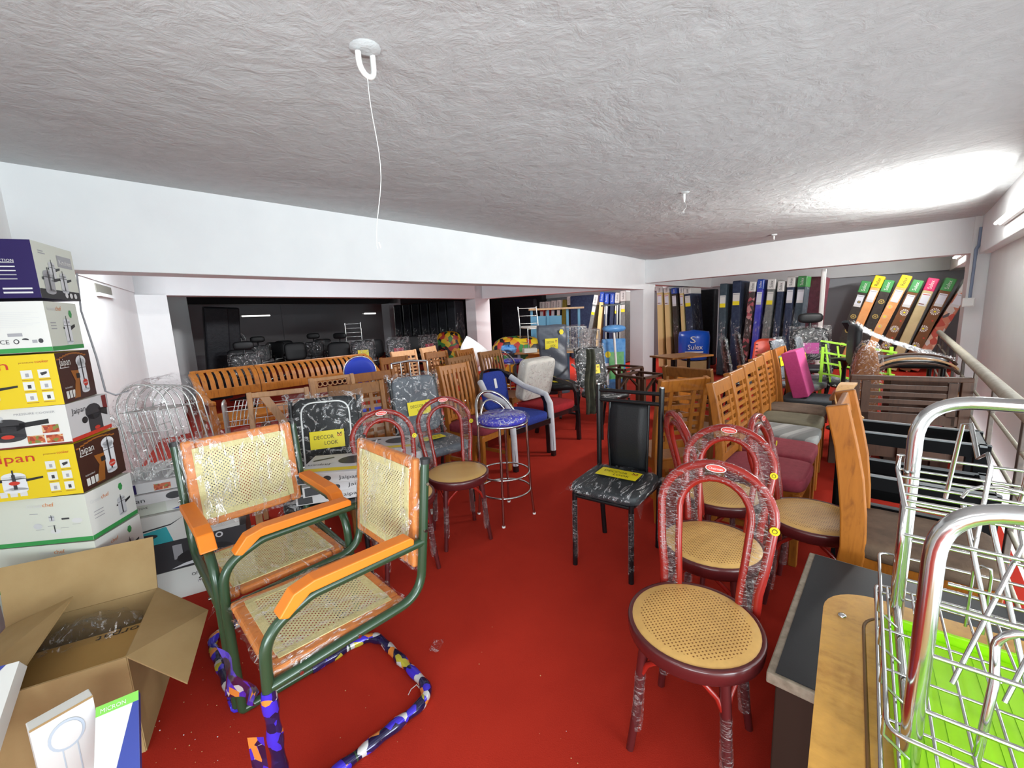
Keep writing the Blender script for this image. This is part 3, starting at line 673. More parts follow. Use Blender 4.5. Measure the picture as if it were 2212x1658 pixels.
def greenchef_text(f, u, v, w_, flip=False):
    k = -1 if flip else 1
    f.text('Green', u, v, w_ * .22, M['print_pale'], width=w_ * .55, flip=flip); f.text('chef', u + k * w_ * .57, v, w_ * .24, M['print_orange'], width=w_ * .42, flip=flip)
def d_gc(fl, fr, a, b, h):
    fl.rect(0, 0, a, h * .09, M['print_green']); fr.rect(0, 0, b, h * .09, M['print_green'])
    for k in range(9): fl.rect(a - .14, h * (.50 + .035 * k), .08 + .02 * (k % 3), .0016, M['print_pale'])
    fl.rect(a - .115, h * .32, .04, .012, M['print_grey']); fl.text('CE', a - .14, h * .18, .022, M['print_dark'])
    fl.ell(a - .095, h * .22, .008, .009, M['print_dark']); fl.ell(a - .095, h * .22, .005, .006, M['card_white'], .0006); fl.ell(a - .07, h * .24, .010, .008, M['print_dark'], 0, 10, 0, PI); fl.rect(a - .052, h * .18, .014, .012, M['print_grey']); fl.ell(a - .028, h * .22, .007, .009, M['print_dark'])
    greenchef_text(fr, b * .06, h * .82, b * .42); fr.ell(b * .74, h * .76, b * .055, h * .09, M['print_green'], 0, 6); cooker(fr, b * .57, h * .42, b * .26, M['print_silver2'], M['print_dark'], 1, 1.7)
    for k in range(3): fr.rect(b * .08, h * (.44 + .06 * k), b * .16, .004, M['print_grey'])
def d_yel(fl, fr, a, b, h):
    fl.text('pressure', a - .105, h * .84, .010, M['print_amber'], width=.042); fl.text('cooker', a - .060, h * .84, .016, M['print_red'], width=.04)
    for i in range(2):
        for j in range(3):
            x, y = a - .105 + .048 * i, h * (.55 - .22 * j); fl.rect(x, y, .032, h * .16, M['card_white'])
            fl.poly([(x + .006, y + h * .1), (x + .026, y + h * .12), (x + .026, y + h * .08), (x + .01, y + h * .04)] if (i, j) == (1, 0) else [(x + .012, y + .006), (x + .022, y + .006), (x + .022, y + .02), (x + .012, y + .02)], M['print_dark'] if (i + j) % 2 else M['print_grey'], .0006)
            fl.rect(x, y - h * .035, .034, .002, M['print_amber'])
    fl.text('Jaipan', a - .30, h * .74, .05, M['print_red'], width=.165); cooker(fl, a - .215, h * .36, .10, M['print_silver2'], M['print_dark'], 1, .75); fl.ell(a - .215, h * .34, .018, .008, M['print_red'], .002)
    for k in range(3): fl.rect(a - .27 + .032 * k, h * .07, .024, h * .11, M['print_pale'])
    n = 10
    for k in range(n): fr.rect(b * (.02 + .085 * k), h * (.86 + .09 * math.sin(PI * k / n)), b * .09, h * .03, M['print_amber'])
    fr.poly([(b * .30, h * .05), (b * .48, h * .05), (b * .58, h * .6), (b * .34, h * .62), (b * .42, h * .4)], M['print_amber'])
    cooker(fr, b * .68, h * .52, b * .30, M['print_silver2'], M['print_dark'], 0, 2.0); fr.ell(b * .68, h * .78, b * .15, h * .12, M['print_silver2'], .0004); fr.rect(b * .47, h * .44, b * .10, h * .1, M['print_black'], .001)
    fr.ell(b * .70, h * .32, b * .075, h * .075, M['print_red'], .0012); fr.text('Jaipan', b * .64, h * .305, h * .05, M['card_white'], .0018, width=b * .12)
    fr.text('Jaipan', b * .07, h * .74, .042, M['card_white'], width=b * .30); fr.rect(b * .08, h * .69, b * .24, .0025, M['print_pale'])
    for k in range(3): fr.rect(b * (.10 + .09 * k), h * .08, b * .07, h * .15, M['card_white'])
    fr.text('hard anodised', b * .09, h * .28, .012, M['print_pale'], width=b * .2)
def d_grey(fl, fr, a, b, h):
    fl.text('PRESSURE COOKER', a - .16, h * .82, .012, M['print_grey'], width=.125); fl.text('Jaipan', a - .36, h * .76, .05, M['print_dark'], width=.15)
    fl.ell(a - .19, h * .58, .062, .026, M['print_dark']); fl.rect(a - .245, h * .28, .11, h * .30, M['print_dark']); fl.ell(a - .19, h * .28, .055, .018, M['print_dark'])
    fl.poly([(a - .15, h * .62), (a - .06, h * .68), (a - .06, h * .56), (a - .15, h * .50)], M['print_black']); fl.ell(a - .19, h * .30, .02, .008, M['print_red'], .001); fl.ell(a - .20, h * .75, .008, .012, M['print_silver'])
    for x, y in ((-.085, .32), (-.135, .08), (-.078, .06)): fl.rect(a + x, h * y, .052, h * .20, M['food'])
    fl.rect(0, 0, a, h * .035, M['print_maroon']); fr.rect(0, 0, b, h * .10, M['print_red'])
    fr.text('Jaipan', b * .10, h * .70, .032, M['print_dark'], width=b * .32); fr.rect(b * .86, h * .6, b * .12, h * .38, M['print_maroon'])
    fr.ell(b * .60, h * .62, b * .20, h * .22, M['print_dark']); fr.rect(b * .44, h * .10, b * .34, h * .46, M['print_dark']); fr.ell(b * .36, h * .46, b * .07, h * .09, M['print_black']); fr.poly([(b * .72, h * .68), (b * .96, h * .62), (b * .94, h * .40), (b * .78, h * .5)], M['print_black']); fr.ell(b * .62, h * .16, b * .07, h * .05, M['print_red'], .001); fr.rect(b * .58, h * .82, b * .04, h * .10, M['print_silver'])
def d_gc2(fl, fr, a, b, h):
    fl.rect(0, 0, a, h * .09, M['print_green']); fr.rect(0, 0, b, h * .09, M['print_green']); greenchef_text(fl, a - .215, h * .80, .10)
    cooker(fl, a - .135, h * .55, .024, M['print_silver'], M['print_dark'], 0); fl.ell(a - .19, h * .40, .016, .012, M['print_silver']); fl.rect(a - .10, h * .50, .028, .007, M['print_dark']); fl.ell(a - .045, h * .46, .02, .011, M['print_pale']); fl.ell(a - .13, h * .26, .02, .010, M['print_pale']); fl.rect(a - .133, h * .25, .004, .03, M['print_dark'], .001)
    for k in range(4): fl.rect(a - .20 + .045 * k, h * (.32 + .06 * (k % 2)), .03, .0015, M['print_grey'])
    fl.rect(a - .21, h * .66, .03, .003, M['print_grey'])
    greenchef_text(fr, b * .06, h * .74, b * .40); fr.ell(b * .72, h * .80, b * .05, h * .09, M['print_green'], 0, 6); cooker(fr, b * .68, h * .40, b * .22, M['print_silver'], M['print_dark'], 1, 1.7)
    for k in range(3): fr.rect(b * .10, h * (.40 + .07 * k), b * .2, .003, M['print_grey'])
cz = atY(111, 765, 1.65); CX = V(-1.763, 1.655, 0); zs = 1.65 / 1.6
def zz(z): return 1.45 + (z - 1.45) * zs
lv = [(1.792, 1.585), (1.575, 1.389), (1.382, 1.186), (1.186, 1.034), (1.030, .828), (.824, .628), (.624, .43)]
specs = [('purple and white cookware carton on top of the left stack', 'card_purple', 'card_cream', d_purple, 0, .36, .30), ('white cooker carton with recycling icons directly under the purple carton', 'card_white', 'card_cream', d_gc, .02, .36, .26),
         ('upper yellow and brown pressure cooker carton in the left stack', 'card_yellow', 'card_brown', d_yel, -.01, .38, .27), ('white carton with a black pressure cooker picture between the two yellow cartons', 'card_white', 'card_grey', d_grey, -.12, .40, .27),
         ('lower yellow and brown pressure cooker carton in the left stack', 'card_yellow', 'card_brown', d_yel, -.20, .40, .27), ('white carton with a green stripe under the lower yellow carton', 'card_cream', 'card_white', d_gc2, -.30, .40, .25),
         ('white carton low in the left stack, just above the open cardboard box', 'card_cream', 'card_white', d_gc2, -.32, .40, .25)]
for (z1, z0), (lb, m0, m1, dr_, tn, a, b) in zip(lv, specs):
    carton('cooker_carton', lb, CX, zz(z0), zz(z1) - zz(z0) - .002, a, b, tn, (M[m0], M[m1]), dr_)
carton('cooker_carton', 'plain white carton at the bottom of the left stack behind the open box', CX, 0, zz(.43) - .002, .40, .25, -.32, (M['card_cream'], M['card_white']), lambda *a: None)
# pile of flat appliance cartons behind the rear cane chair
def pile_box(name, label, z0, h, off, w_, d, mat, draw, slide=0):
    ux = V(.87, .5, 0).normalized(); uy = V(-ux.y, ux.x, 0); o = V(-2.02, 2.03, 0) + ux * slide + uy * off
    mb = MB(); p = [V(0, 0, 0), ux * w_, ux * w_ + uy * d, uy * d]; vs = p + [q + UP * h for q in p]
    mb.add(vs, [(0, 1, 5, 4), (1, 2, 6, 5), (2, 3, 7, 6), (3, 0, 4, 7), (4, 5, 6, 7), (3, 2, 1, 0)], mat)
    draw(Face(mb, p[0], ux, UP), w_, h, mb, ux, uy); ob = mb.build(name, bevel=.002); ob.location = V(o.x, o.y, z0)
    return tag(ob, label, 'box', 'appliance cartons piled behind the cane chairs')
def dp1(f, w_, h, *a): f.rect(.01, .003, .06, h - .006, M['card_purple'], .0004); f.rect(.14, .006, .07, h * .6, M['food']); f.rect(.26, .01, .05, h * .3, M['print_grey']); f.ell(.36, h * .5, .03, h * .3, M['print_dark'])
def dp2(f, w_, h, *a): f.text('Jaipan', .02, h * .3, h * .6, M['print_dark'], width=.10); f.ell(.24, h * .5, .035, h * .36, M['print_dark']); f.rect(.29, h * .5, .04, h * .12, M['print_dark']); f.rect(.345, 0, .12, h, M['card_purple'])
def dp3(f, w_, h, *a): f.rect(.0, 0, .18, h, M['print_lime'] if 0 else M['card_cream']); f.text('GAS STOVE', .025, h * .5, h * .22, M['print_dark'], width=.08); f.poly([(.2, h * .1), (.42, h * .75), (.42, h * .55), (.24, h * .05)], M['print_blue']); f.poly([(.24, h * .2), (.4, h * .85), (.4, h * .75), (.26, h * .15)], M['print_teal'], .0005)
def dp4(f, w_, h, *a):
    f.poly([(0, 0), (.20, 0), (.18, h * .55), (0, h * .38)], M['print_teal']); f.ell(.09, h * .30, .05, h * .09, M['print_dark'], .001); f.rect(.01, h * .04, .10, h * .14, M['card_white'], .001); f.poly([(0, h * .50), (.20, h * .62), (.26, h * .80), (.2, h * .58), (0, h * .44)], M['print_dark'], .001)
    for k in range(2): f.ell(.34 + .05 * k, h * .82, .02, h * .12, M['print_green'], .0006, 6)
    greenchef_text(f, .44, h * .36, .18, True); f.rect(.32, h * .58, .09, h * .05, M['print_grey'])
def dp5(f, w_, h, *a): f.ell(.30, h * .35, .13, h * .28, M['print_black'], .0006); f.poly([(.14, h * .05), (.36, h * .12), (.42, h * .32), (.2, h * .16)], M['print_silver2'], .001); f.ell(.30, h * .52, .05, h * .10, M['print_silver'], .001); f.ell(.37, h * .86, .018, h * .10, M['print_silver2'], .001); f.ell(.37, h * .86, .010, h * .06, M['print_dark'], .0015); f.rect(.16, h * .35, .04, h * .5, M['print_grey'])
def dp6(f, w_, h, *a): f.text('OPPAN', .20, h * .66, h * .16, M['print_dark'], width=.08); f.text('iron', .22, h * .4, h * .14, M['print_grey'], width=.06); f.rect(.30, 0, .02, h, M['print_silver'])
pile_box('appliance_carton', 'thin white and purple carton on top of the pile, under the wrapped wire racks', .622, .055, 0, .46, .36, M['card_grey'], dp1, .02)
pile_box('appliance_carton', 'flat grey carton with a frying pan picture, second in the appliance pile', .566, .054, -.02, .50, .38, M['card_grey'], dp2)
pile_box('appliance_carton', 'white carton with a blue stroke, third in the appliance pile', .494, .07, .03, .46, .34, M['card_white'], dp3, .01)
pile_box('appliance_carton', 'white and teal carton lying upside down in the middle of the appliance pile', .334, .158, 0, .50, .38, M['card_white'], dp4)
pile_box('appliance_carton', 'dark carton with a steam iron picture low in the appliance pile', .17, .162, .0, .50, .36, M['print_dark'], dp5, .03)
pile_box('appliance_carton', 'white carton at the bottom of the appliance pile beside the open box', 0, .168, .0, .50, .36, M['card_white'], dp6, .05)
# wire racks wrapped in plastic on the pile
M['wire'] = plain('white_coated_wire', (.62, .62, .60, 1), .25, .6)
def wire_racks():
    ux = V(.87, .5, 0).normalized(); uy = V(-ux.y, ux.x, 0); o = V(-2.02, 2.03, .679) + ux * .03 + uy * .04
    t = T('wire_rack', 'nest of white wire racks wrapped in clear plastic on top of the carton pile', 'rack', o, math.atan2(ux.y, ux.x))
    for k in range(6):
        x0 = -.02 + .026 * k; y = .02 + .05 * k; w_ = .20; h = .50 - .01 * k
        pts = [V(x0 + .07, y, .0)] + [V(x0 + .05 + w_ / 2 - w_ / 2 * math.cos(a), y, h - .13 + .13 * math.sin(a)) for a in [PI * j / 12 for j in range(13)]] + [V(x0 + w_ + .09, y, 0)]
        mb = MB(); mb.tube(pts, .0042, M['wire'], 6); mb.build('wire_arch', t)
    for j in range(12):
        x0 = .03 + .021 * j; mb = MB(); mb.tube([V(x0, .02, .36 - .02 * j * 0), V(x0 + .08, .28, .34)], .0022, M['wire'], 5); mb.tube([V(x0 + .03, .03, .0), V(x0 - .02, .03, .36)], .0018, M['wire'], 5); mb.build('wire_slat', t)
    for z in (.04, .25, .36): mb = MB(); mb.tube([V(.07, .02, z), V(.29, .03, z - .01)], .003, M['wire'], 6); mb.tube([V(.07, .02, z), V(.2, .27, z)], .003, M['wire'], 6); mb.build('cross_wire', t)
    for j in range(8): mb = MB(); mb.bar(V(.02 + .04 * j, .0, .004 + .03 * (j % 2)), V(.10 + .035 * j, .16, .05), .022, .003, M['white']); mb.build('lattice_strip', t)
    mb = MB(); r = random.Random(3)
    def fs(u, v):
        a = PI * u; k = .5 + .5 * math.sin(a); x = .15 - .18 * math.cos(a) + .09 * v; z = max(0, (.36 + .16 * math.sin(a)) * math.sin(a) ** .35)
        return V(x + r.uniform(-.006, .006), -.01 + .33 * v + r.uniform(-.008, .008), z + r.uniform(-.008, .008))
    M['rackfilm'] = film('rack_film', .20, (.8, .82, .84, 1), .16, 8); mb.sheet(fs, 22, 8, M['rackfilm']); mb.sheet(lambda u, v: V(-.02 + .33 * u + r.uniform(-.004, .004), -.012 + r.uniform(-.006, .006), .50 * v * (math.sin(PI * (.04 + .92 * u)) ** .35)), 14, 8, M['rackfilm']); mb.build('plastic_wrap', t)
wire_racks()
mb = MB(); p0 = atY(163, 600, 2.3)
mb.tube([atY(*q) for q in ((166, 590, 2.2), (175, 670, 2.1), (208, 770, 2.0), (228, 845, 1.95), (250, 853, 1.93), (275, 845, 1.96), (278, 842, 2.02))], .004, M['print_grey'], 6)
mb.tube([atY(*q) for q in ((228, 850, 1.95), (245, 960, 1.95), (268, 1040, 1.97))], .003, M['print_grey'], 6); mb.tube([atY(268, 1040, 1.97), atY(272, 1046, 1.97)], .009, M['inkred'], 7)
tag(mb.build('cable'), 'thin grey cable with a red tip hanging beside the carton stack', 'cable')
# open cardboard box
def open_carton():
    w_ = V(.88, .47, 0).normalized(); d = V(-w_.y, w_.x, 0); FR = V(-1.335, 1.275, 0); W, D, Hh = .45, .43, .372
    t = T('cardboard_box', 'open brown cardboard box with its flaps up on the floor at the left', 'box', FR - w_ * W / 2 + d * D / 2, math.atan2(w_.y, w_.x))
    x, y = W / 2, D / 2; mb = MB(); th = .006
    for c, s_ in (((0, -y, Hh / 2), (W, th, Hh)), ((0, y, Hh / 2), (W, th, Hh)), ((-x, 0, Hh / 2), (th, D, Hh)), ((x, 0, Hh / 2), (th, D, Hh)), ((0, 0, .004), (W, D, .008))): mb.box(c, s_, M['kraft'])
    mb.build('box_body', t)
    R = t.matrix_basis if False else Matrix.Translation(t.location) @ Matrix.Rotation(t.rotation_euler.z, 4, 'Z'); Ri = R.inverted()
    def flap(pts):
        mb = MB(); mb.add([Ri @ Vector(p) for p in pts], [(0, 1, 2, 3)], M['kraft']); mb.build('flap', t, solid=.005)
    loc = lambda a, b, c=Hh: R @ V(a, b, c)
    flap([loc(-x, y), loc(x, y), R @ V(x - .01, y + .10, Hh + .19), R @ V(-x - .03, y + .10, Hh + .20)])
    flap([loc(x, -y), loc(x, y), at(450, 1318, .33), at(405, 1476, .27)])
    flap([loc(-x, -y), loc(-x, y), at(158, 1288, .45), at(46, 1452, .41)])
    flap([loc(-x, -y), loc(x, -y), R @ V(x - .01, -y + .04, Hh - .16), R @ V(-x + .01, -y + .04, Hh - .16)])
    c = R @ V(.015, -.045, .009); 
    b = T('inner_box', 'smaller tan carton with upside-down lettering inside the open cardboard box', 'box', c, t.rotation_euler.z)
    mb = MB(); mb.box((0, 0, .145), (.40, .31, .29), M['kraft2']); mb.build('box_body', b, .004)
    mb = MB(); f = Face(mb, V(.19, .15, .29), V(-1, 0, 0), V(0, -1, 0)); f.text('orpat', .02, .012, .05, M['print_black'], width=.13); mb.build('lettering', b)
    p = T('plastic_bag', 'crumpled clear and grey plastic bag inside the open cardboard box', 'bag', R @ V(.02, .135, .17), t.rotation_euler.z)
    mb = MB(); mb.cushion((0, 0, .09), (.33, .15, .19), M['film'], .7, 22); r = random.Random(5); mb.v = [tuple(q + r.uniform(-.012, .012) for q in v) for v in mb.v]; mb.build('clear_film', p)
    mb = MB(); mb.cushion((-.05, -.0, .04), (.22, .10, .13), M['greyvinyl'], .8, 18); mb.build('dark_wrapping', p)
open_carton()
# flat cartons leaning at the lower left
def leaning(name, label, TL, TR, dn, b_, th, mat, draw, edge):
    ux = (TR - TL).normalized(); dn = (dn - ux * dn.dot(ux)).normalized(); P0 = TL + dn * b_; P1 = TR + dn * b_; P2 = Vector(TL); ux = (P1 - P0); a = ux.length; ux.normalize(); uy = (P2 - P0); uy = (uy - ux * uy.dot(ux)); b = uy.length; uy.normalize(); n = ux.cross(uy)   # P0 lower left, P1 lower right, P2 upper left
    org = (P0 + P1) / 2 - n * th; org.z = max(0.0, org.z); mb = MB(); o = P0 - org
    vs = [o, o + ux * a, o + ux * a + uy * b, o + uy * b]; vs = vs + [q - n * th for q in vs]
    mb.add(vs[:4], [(0, 1, 2, 3)], mat); mb.add(vs, [(7, 6, 5, 4), (0, 4, 5, 1), (1, 5, 6, 2), (2, 6, 7, 3), (3, 7, 4, 0)], edge)
    draw(Face(mb, o, ux, uy), a, b); ob = mb.build(name, bevel=.002); ob.location = org; return tag(ob, label, 'box', 'flat cartons leaning at the lower left')
M['line'] = plain('pale_line_print', (.45, .52, .58, 1), .5)
def dl1(f, a, b): f.poly([(0, b), (a * .72, b), (0, b * .62)], M['print_blue']); f.poly([(a * .1, 0), (a * .55, 0), (a * .1, b * .3)], M['print_dark'])
def dl2(f, a, b):
    for r_ in (.30, .25): f.ell(a * .50, b * .74, a * r_, b * r_ * .55, M['line'] if r_ == .30 else M['card_white'], .001 * (1 if r_ == .3 else 2)); 
    f.rect(a * .38, b * .12, .003, b * .5, M['line']); f.rect(a * .62, b * .12, .003, b * .5, M['line']); f.poly([(a * .62, 0), (a, 0), (a, b * .18)], M['print_blue']); f.rect(0, b * .975, a, b * .025, M['kraft'])
def dl3(f, a, b): f.rect(0, b * .90, a, b * .10, M['print_lime']); f.text('MICRON', a * .1, b * .92, b * .06, M['card_white'], width=a * .6); f.poly([(a * .55, 0), (a, 0), (a, b * .9), (a * .86, b * .9), (a * .45, b * .3)], M['print_blue'])
def dn(p, q, k): return p + (q - p) * k
u0, u1 = at(62, 1578, .41), at(200, 1500, .41); dwn = at(20, 1650, .345) - u0
leaning('flat_carton', 'white flat carton with a pale outline drawing leaning on the open cardboard box', u0, u1, dwn, .30, .035, M['card_white'], dl2, M['card_white'])
u0, u1 = at(207, 1528, .37), at(299, 1490, .37); dwn = at(172, 1640, .30) - u0
leaning('flat_carton', 'white and blue flat carton with a green top strip at the lower left', u0, u1, dwn, .27, .03, M['card_white'], dl3, M['print_blue'])
u0, u1 = at(-60, 1455, .46), at(42, 1427, .46); dwn = at(50, 1500, .40) - u1
leaning('flat_carton', 'white carton with a blue corner at the left edge, in front of the open box', u0, u1, dwn, .26, .05, M['card_white'], dl1, M['card_white'])
# ---------------------------------------------------------------- wooden chairs
M['teak'] = wood('golden_teak', (.32, .108, .013, 1), (.20, .062, .008, 1), .15, .42)
M['teak2'] = wood('brown_teak', (.22, .086, .018, 1), (.145, .052, .011, 1), .15, .45)
M['teakpale'] = wood('pale_teak', (.52, .28, .135, 1), (.42, .21, .09, 1), .2, .4)
M['dkwood'] = wood('dark_brown_wood', (.050, .020, .009, 1), (.030, .012, .006, 1), 0, .6)
M['beech'] = wood('beech', (.55, .31, .13, 1), (.42, .21, .08, 1), .25, .35)
M['maroonf'] = mottled('maroon_fabric', (.235, .032, .048, 1), (.19, .024, .036, 1), 30, .9, .25, 240)
M['olive'] = mottled('olive_velvet', (.115, .10, .062, 1), (.075, .066, .042, 1), 9, .85, .2, 150)
M['brownf'] = mottled('brown_velvet', (.13, .085, .055, 1), (.065, .042, .028, 1), 11, .85, .2, 150)
M['greyf'] = mottled('grey_fabric', (.055, .062, .068, 1), (.04, .045, .05, 1), 40, .9, .25, 240)
def stripe_mat():
    t = NT('grey_striped_fabric'); v = t.coords('Object', (1, 1, 1)); sx = t.n('ShaderNodeSeparateXYZ'); t.l(v, sx.inputs[0])
    f = t.math('FRACT', t.math('MULTIPLY', t.math('ADD', sx.outputs[1], t.math('MULTIPLY', sx.outputs[0], .35)), 6.5))
    return t.done(t.pbsdf(t.ramp(f, [(0, (.17, .175, .17, 1)), (.45, (.17, .175, .17, 1)), (.5, (.31, .315, .30, 1)), (.75, (.31, .315, .30, 1)), (.8, (.22, .225, .22, 1))], 'CONSTANT'), .85).outputs[0])
M['stripef'] = stripe_mat()
def strip(mb, pts, w_, h, mat, x=(1, 0, 0), M_=None):           # rectangular section swept along pts; w_ along x, h across
    pts = [Vector(p) for p in pts]; x = Vector(x); vs = []; N = len(pts)
    for i, p in enumerate(pts):
        d = (pts[min(i + 1, N - 1)] - pts[max(i - 1, 0)]).normalized(); y = d.cross(x).normalized()
        hh = h(i / (N - 1)) if callable(h) else h
        vs += [p + x * (a * w_ / 2) + y * (b * hh / 2) for a, b in ((-1, -1), (1, -1), (1, 1), (-1, 1))]
    fs = [(3, 2, 1, 0), tuple(range(4 * N - 4, 4 * N))]
    for i in range(N - 1):
        for k in range(4): a, b = i * 4 + k, i * 4 + (k + 1) % 4; fs.append((a, b, b + 4, a + 4))
    mb.add(vs, fs, mat, False, M_); return mb
def by(z): return -.20 - .02 * (z - .45) - .20 * max(0, z - .45) ** 2 * 1.1       # back curve
def wood_chair(name, label, loc, rz, style, wm, seat, group, w_=.42, H=1.0, slats=6, sc=1, ph=.05):
    t = T(name, label, 'chair', loc, rz, group); x = w_ / 2 - .022; wm2 = wm
    if sc != 1: t.scale = (sc, sc, sc)
    post = [(by(max(z, .45)) if z > .45 else -.20 - .05 * (.45 - z) / .45, z) for z in [0, .2, .45, .6, .75, .88, H]]
    for s_ in (-1, 1):
        mb = MB(); strip(mb, [(s_ * x, y, z) for y, z in post], .034, lambda u: ph if u < .7 else ph * .9, wm); mb.build('back_post', t, .006, 2)
        mb = MB(); strip(mb, [(s_ * (x - .005), .19, 0), (s_ * (x - .005), .19, .42)], .040, .04, wm); mb.build('leg', t, .004)
        mb = MB(); mb.bar((s_ * (x - .004), -.18, .40), (s_ * (x - .004), .19, .40), .024, .06, wm); mb.build('side_rail', t)
        mb = MB(); mb.bar((s_ * (x - .004), -.2, .17), (s_ * (x - .004), .19, .17), .02, .03, wm); mb.build('side_stretcher', t)
    mb = MB(); mb.bar((-x, .19, .40), (x, .19, .40), .024, .06, wm); mb.bar((-x, -.2, .40), (x, -.2, .40), .024, .06, wm); mb.build('apron', t)
    if seat:
        mb = MB(); mb.cushion((0, .0, .462), (w_ + .0, .45, .085), seat, .32, 28); mb.build('seat', t)
    else:
        mb = MB(); mb.box((0, 0, .438), (w_ - .02, .42, .02), wm); mb.build('seat', t, .006)
    hT = {'x': .04, 'holes': .03}.get(style, .085); zt = H - hT / 2 - .003
    mb = MB()
    mb.bar((-x, by(zt), zt), (x, by(zt), zt), .024, hT, wm, up=(0, -.22, 1)); mb.build('top_rail', t, .005)
    lo = .54
    if style == 'ladder':
        for s_ in (-1, 1):
            mb = MB(); strip(mb, [(s_ * x * .52, by(z), z) for z in (lo - .02, .62, .72, .82, .92)], .026, .02, wm); mb.build('stile', t)
        mb = MB(); mb.bar((-x, by(lo), lo), (x, by(lo), lo), .022, .05, wm); mb.build('lower_rail', t)
        for k in range(slats):
            z = lo + .05 + (zt - .06 - lo - .05) * (k + .5) / slats; mb = MB(); mb.bar((-x, by(z), z), (x, by(z), z), .014, .026, wm, up=(0, -.15, 1)); mb.build('slat', t)
    elif style == 'vertical':
        mb = MB(); mb.bar((-x, by(lo), lo), (x, by(lo), lo), .022, .05, wm); mb.build('lower_rail', t)
        for k in range(slats):
            xx = -x + 2 * x * (k + .85) / (slats + .7); mb = MB(); strip(mb, [(xx, by(z) + .012, z) for z in (lo, .62, .72, .82, .92, zt)], .026, .014, wm); mb.build('slat', t)
    elif style == 'holes':
        mb = MB(); mb.bar((-x, by(.895), .895), (x, by(.895), .895), .02, .04, wm); mb.build('lower_rail', t)
        z = .944; n = 6
        for k in range(n):
            xx = -x + .045 + (2 * x - .09) * (k + .5) / n; mb = MB(); r_ = (x - .045) / n * .80
            mb.tube([V(xx + r_ * 1.15 * math.cos(a), by(z), z + r_ * 1.15 * math.sin(a)) for a in [q * PI / 9 for q in range(18)]], r_ * .34, wm, 6, True); mb.build('fret_ring', t)
        for s_ in (-1, 1): mb = MB(); mb.bar((s_ * x, by(.944), .944), (s_ * (x - .045), by(.944), .944), .02, .06, wm); mb.build('fret_block', t)
        for k in range(4):
            z = .60 + .075 * k; mb = MB(); mb.bar((-x, by(z), z), (x, by(z), z), .014, .036, wm); mb.build('slat', t)
    elif style == 'lattice':
        mb = MB(); mb.bar((-x, by(lo), lo), (x, by(lo), lo), .022, .05, wm); mb.build('lower_rail', t)
        for xx in (-.75, -.45, .45, .75): mb = MB(); strip(mb, [(xx * x, by(z), z) for z in (lo, .66, .78, zt)], .022, .016, wm); mb.build('slat', t)
        for z in (.74, .81, .88): mb = MB(); mb.bar((-.45 * x, by(z), z), (.45 * x, by(z), z), .014, .016, wm); mb.build('fret_bar', t)
        for xx in (-.16, .16): mb = MB(); mb.bar((xx * x, by(.72), .72), (xx * x, by(.90), .90), .014, .016, wm, up=(0, 1, 0)); mb.build('fret_bar', t)
    elif style == 'x':
        mb = MB(); mb.bar((-x, by(lo), lo), (x, by(lo), lo), .022, .05, wm); mb.build('lower_rail', t)
        mb = MB(); mb.bar((-x * .6, by(lo), lo), (x * .55, by(zt), zt), .016, .055, wm, up=(1, 0, 0)); mb.build('diagonal_brace', t)
    return t
def chair_top(px1, py1, px2, py2, H, sc=1):          # location and turn of a chair from the two ends of its top rail
    p, q = at(px1, py1, H), at(px2, py2, H); return (p + q) / 2, math.atan2(q.y - p.y, q.x - p.x), (q - p).length
def put(name, label, px, style, wm, seat, group, H=1.0, face=-1, w_=None, **k):
    m, a, L = chair_top(*px, H); rz = a + PI if face < 0 else a; w_ = w_ or max(.36, min(.48, L))
    off = by(H - .03); loc = V(m.x, m.y, 0) - Matrix.Rotation(rz, 3, 'Z') @ V(0, off, 0)
    return wood_chair(name, label, loc, rz, style, wm, seat, group, w_, H, **k)
G1 = 'wooden dining chairs in the left cluster'
put('wooden_chair', 'wooden ladder-back chair nearest the camera in the left cluster, beside the gas stove cartons', (705, 834, 828, 820), 'ladder', M['teak2'], None, G1, face=-1, slats=6)
put('wooden_chair', 'pale wooden chair with a row of round holes along its top rail', (665, 818, 764, 806), 'holes', M['teakpale'], None, G1)
put('wooden_chair', 'pale open-backed wooden chair with one diagonal brace behind the cane chair', (530, 849, 668, 835), 'x', M['teakpale'], None, G1, H=.97)
put('wooden_chair', 'wooden chair with a fretted back just behind the chair with round holes', (750, 809, 851, 796), 'lattice', M['teak'], None, G1, H=.96)
put('wooden_chair', 'fretted wooden chair right of the blue round stool back', (819, 773, 881, 767), 'lattice', M['teak'], None, G1)
put('wooden_chair', 'fretted wooden chair third from the blue round stool back', (914, 762, 968, 756), 'lattice', M['teak'], None, G1, w_=.38)
put('wooden_chair', 'wooden chair directly behind the vertical-slat chair with the maroon seat', (961, 774, 1021, 764), 'vertical', M['teak2'], None, G1, H=1.0)
put('wooden_chair', 'wooden chair left of the white pillar with its pale top rail showing', (975, 758, 1029, 750), 'vertical', M['teak'], None, G1, w_=.40)
put('wooden_chair', 'vertical-slat wooden chair with a maroon seat behind the chrome bar stool', (938, 792, 1016, 779), 'vertical', M['teak'], M['maroonf'], G1, H=1.02, w_=.42, slats=6)
put('wooden_chair', 'vertical-slat wooden chair in front of the white pillar, rightmost of the left cluster', (1031, 761, 1083, 753), 'vertical', M['teak2'], None, G1, slats=6)
put('wooden_chair', 'wooden chair far back in the left cluster, its pale rail left of its neighbour', (843, 760, 898, 754), 'ladder', M['teakpale'], None, G1, H=1.0)
put('wooden_chair', 'farthest pale-railed wooden chair of the left cluster', (900, 753, 946, 745), 'ladder', M['teakpale'], None, G1, H=1.0)
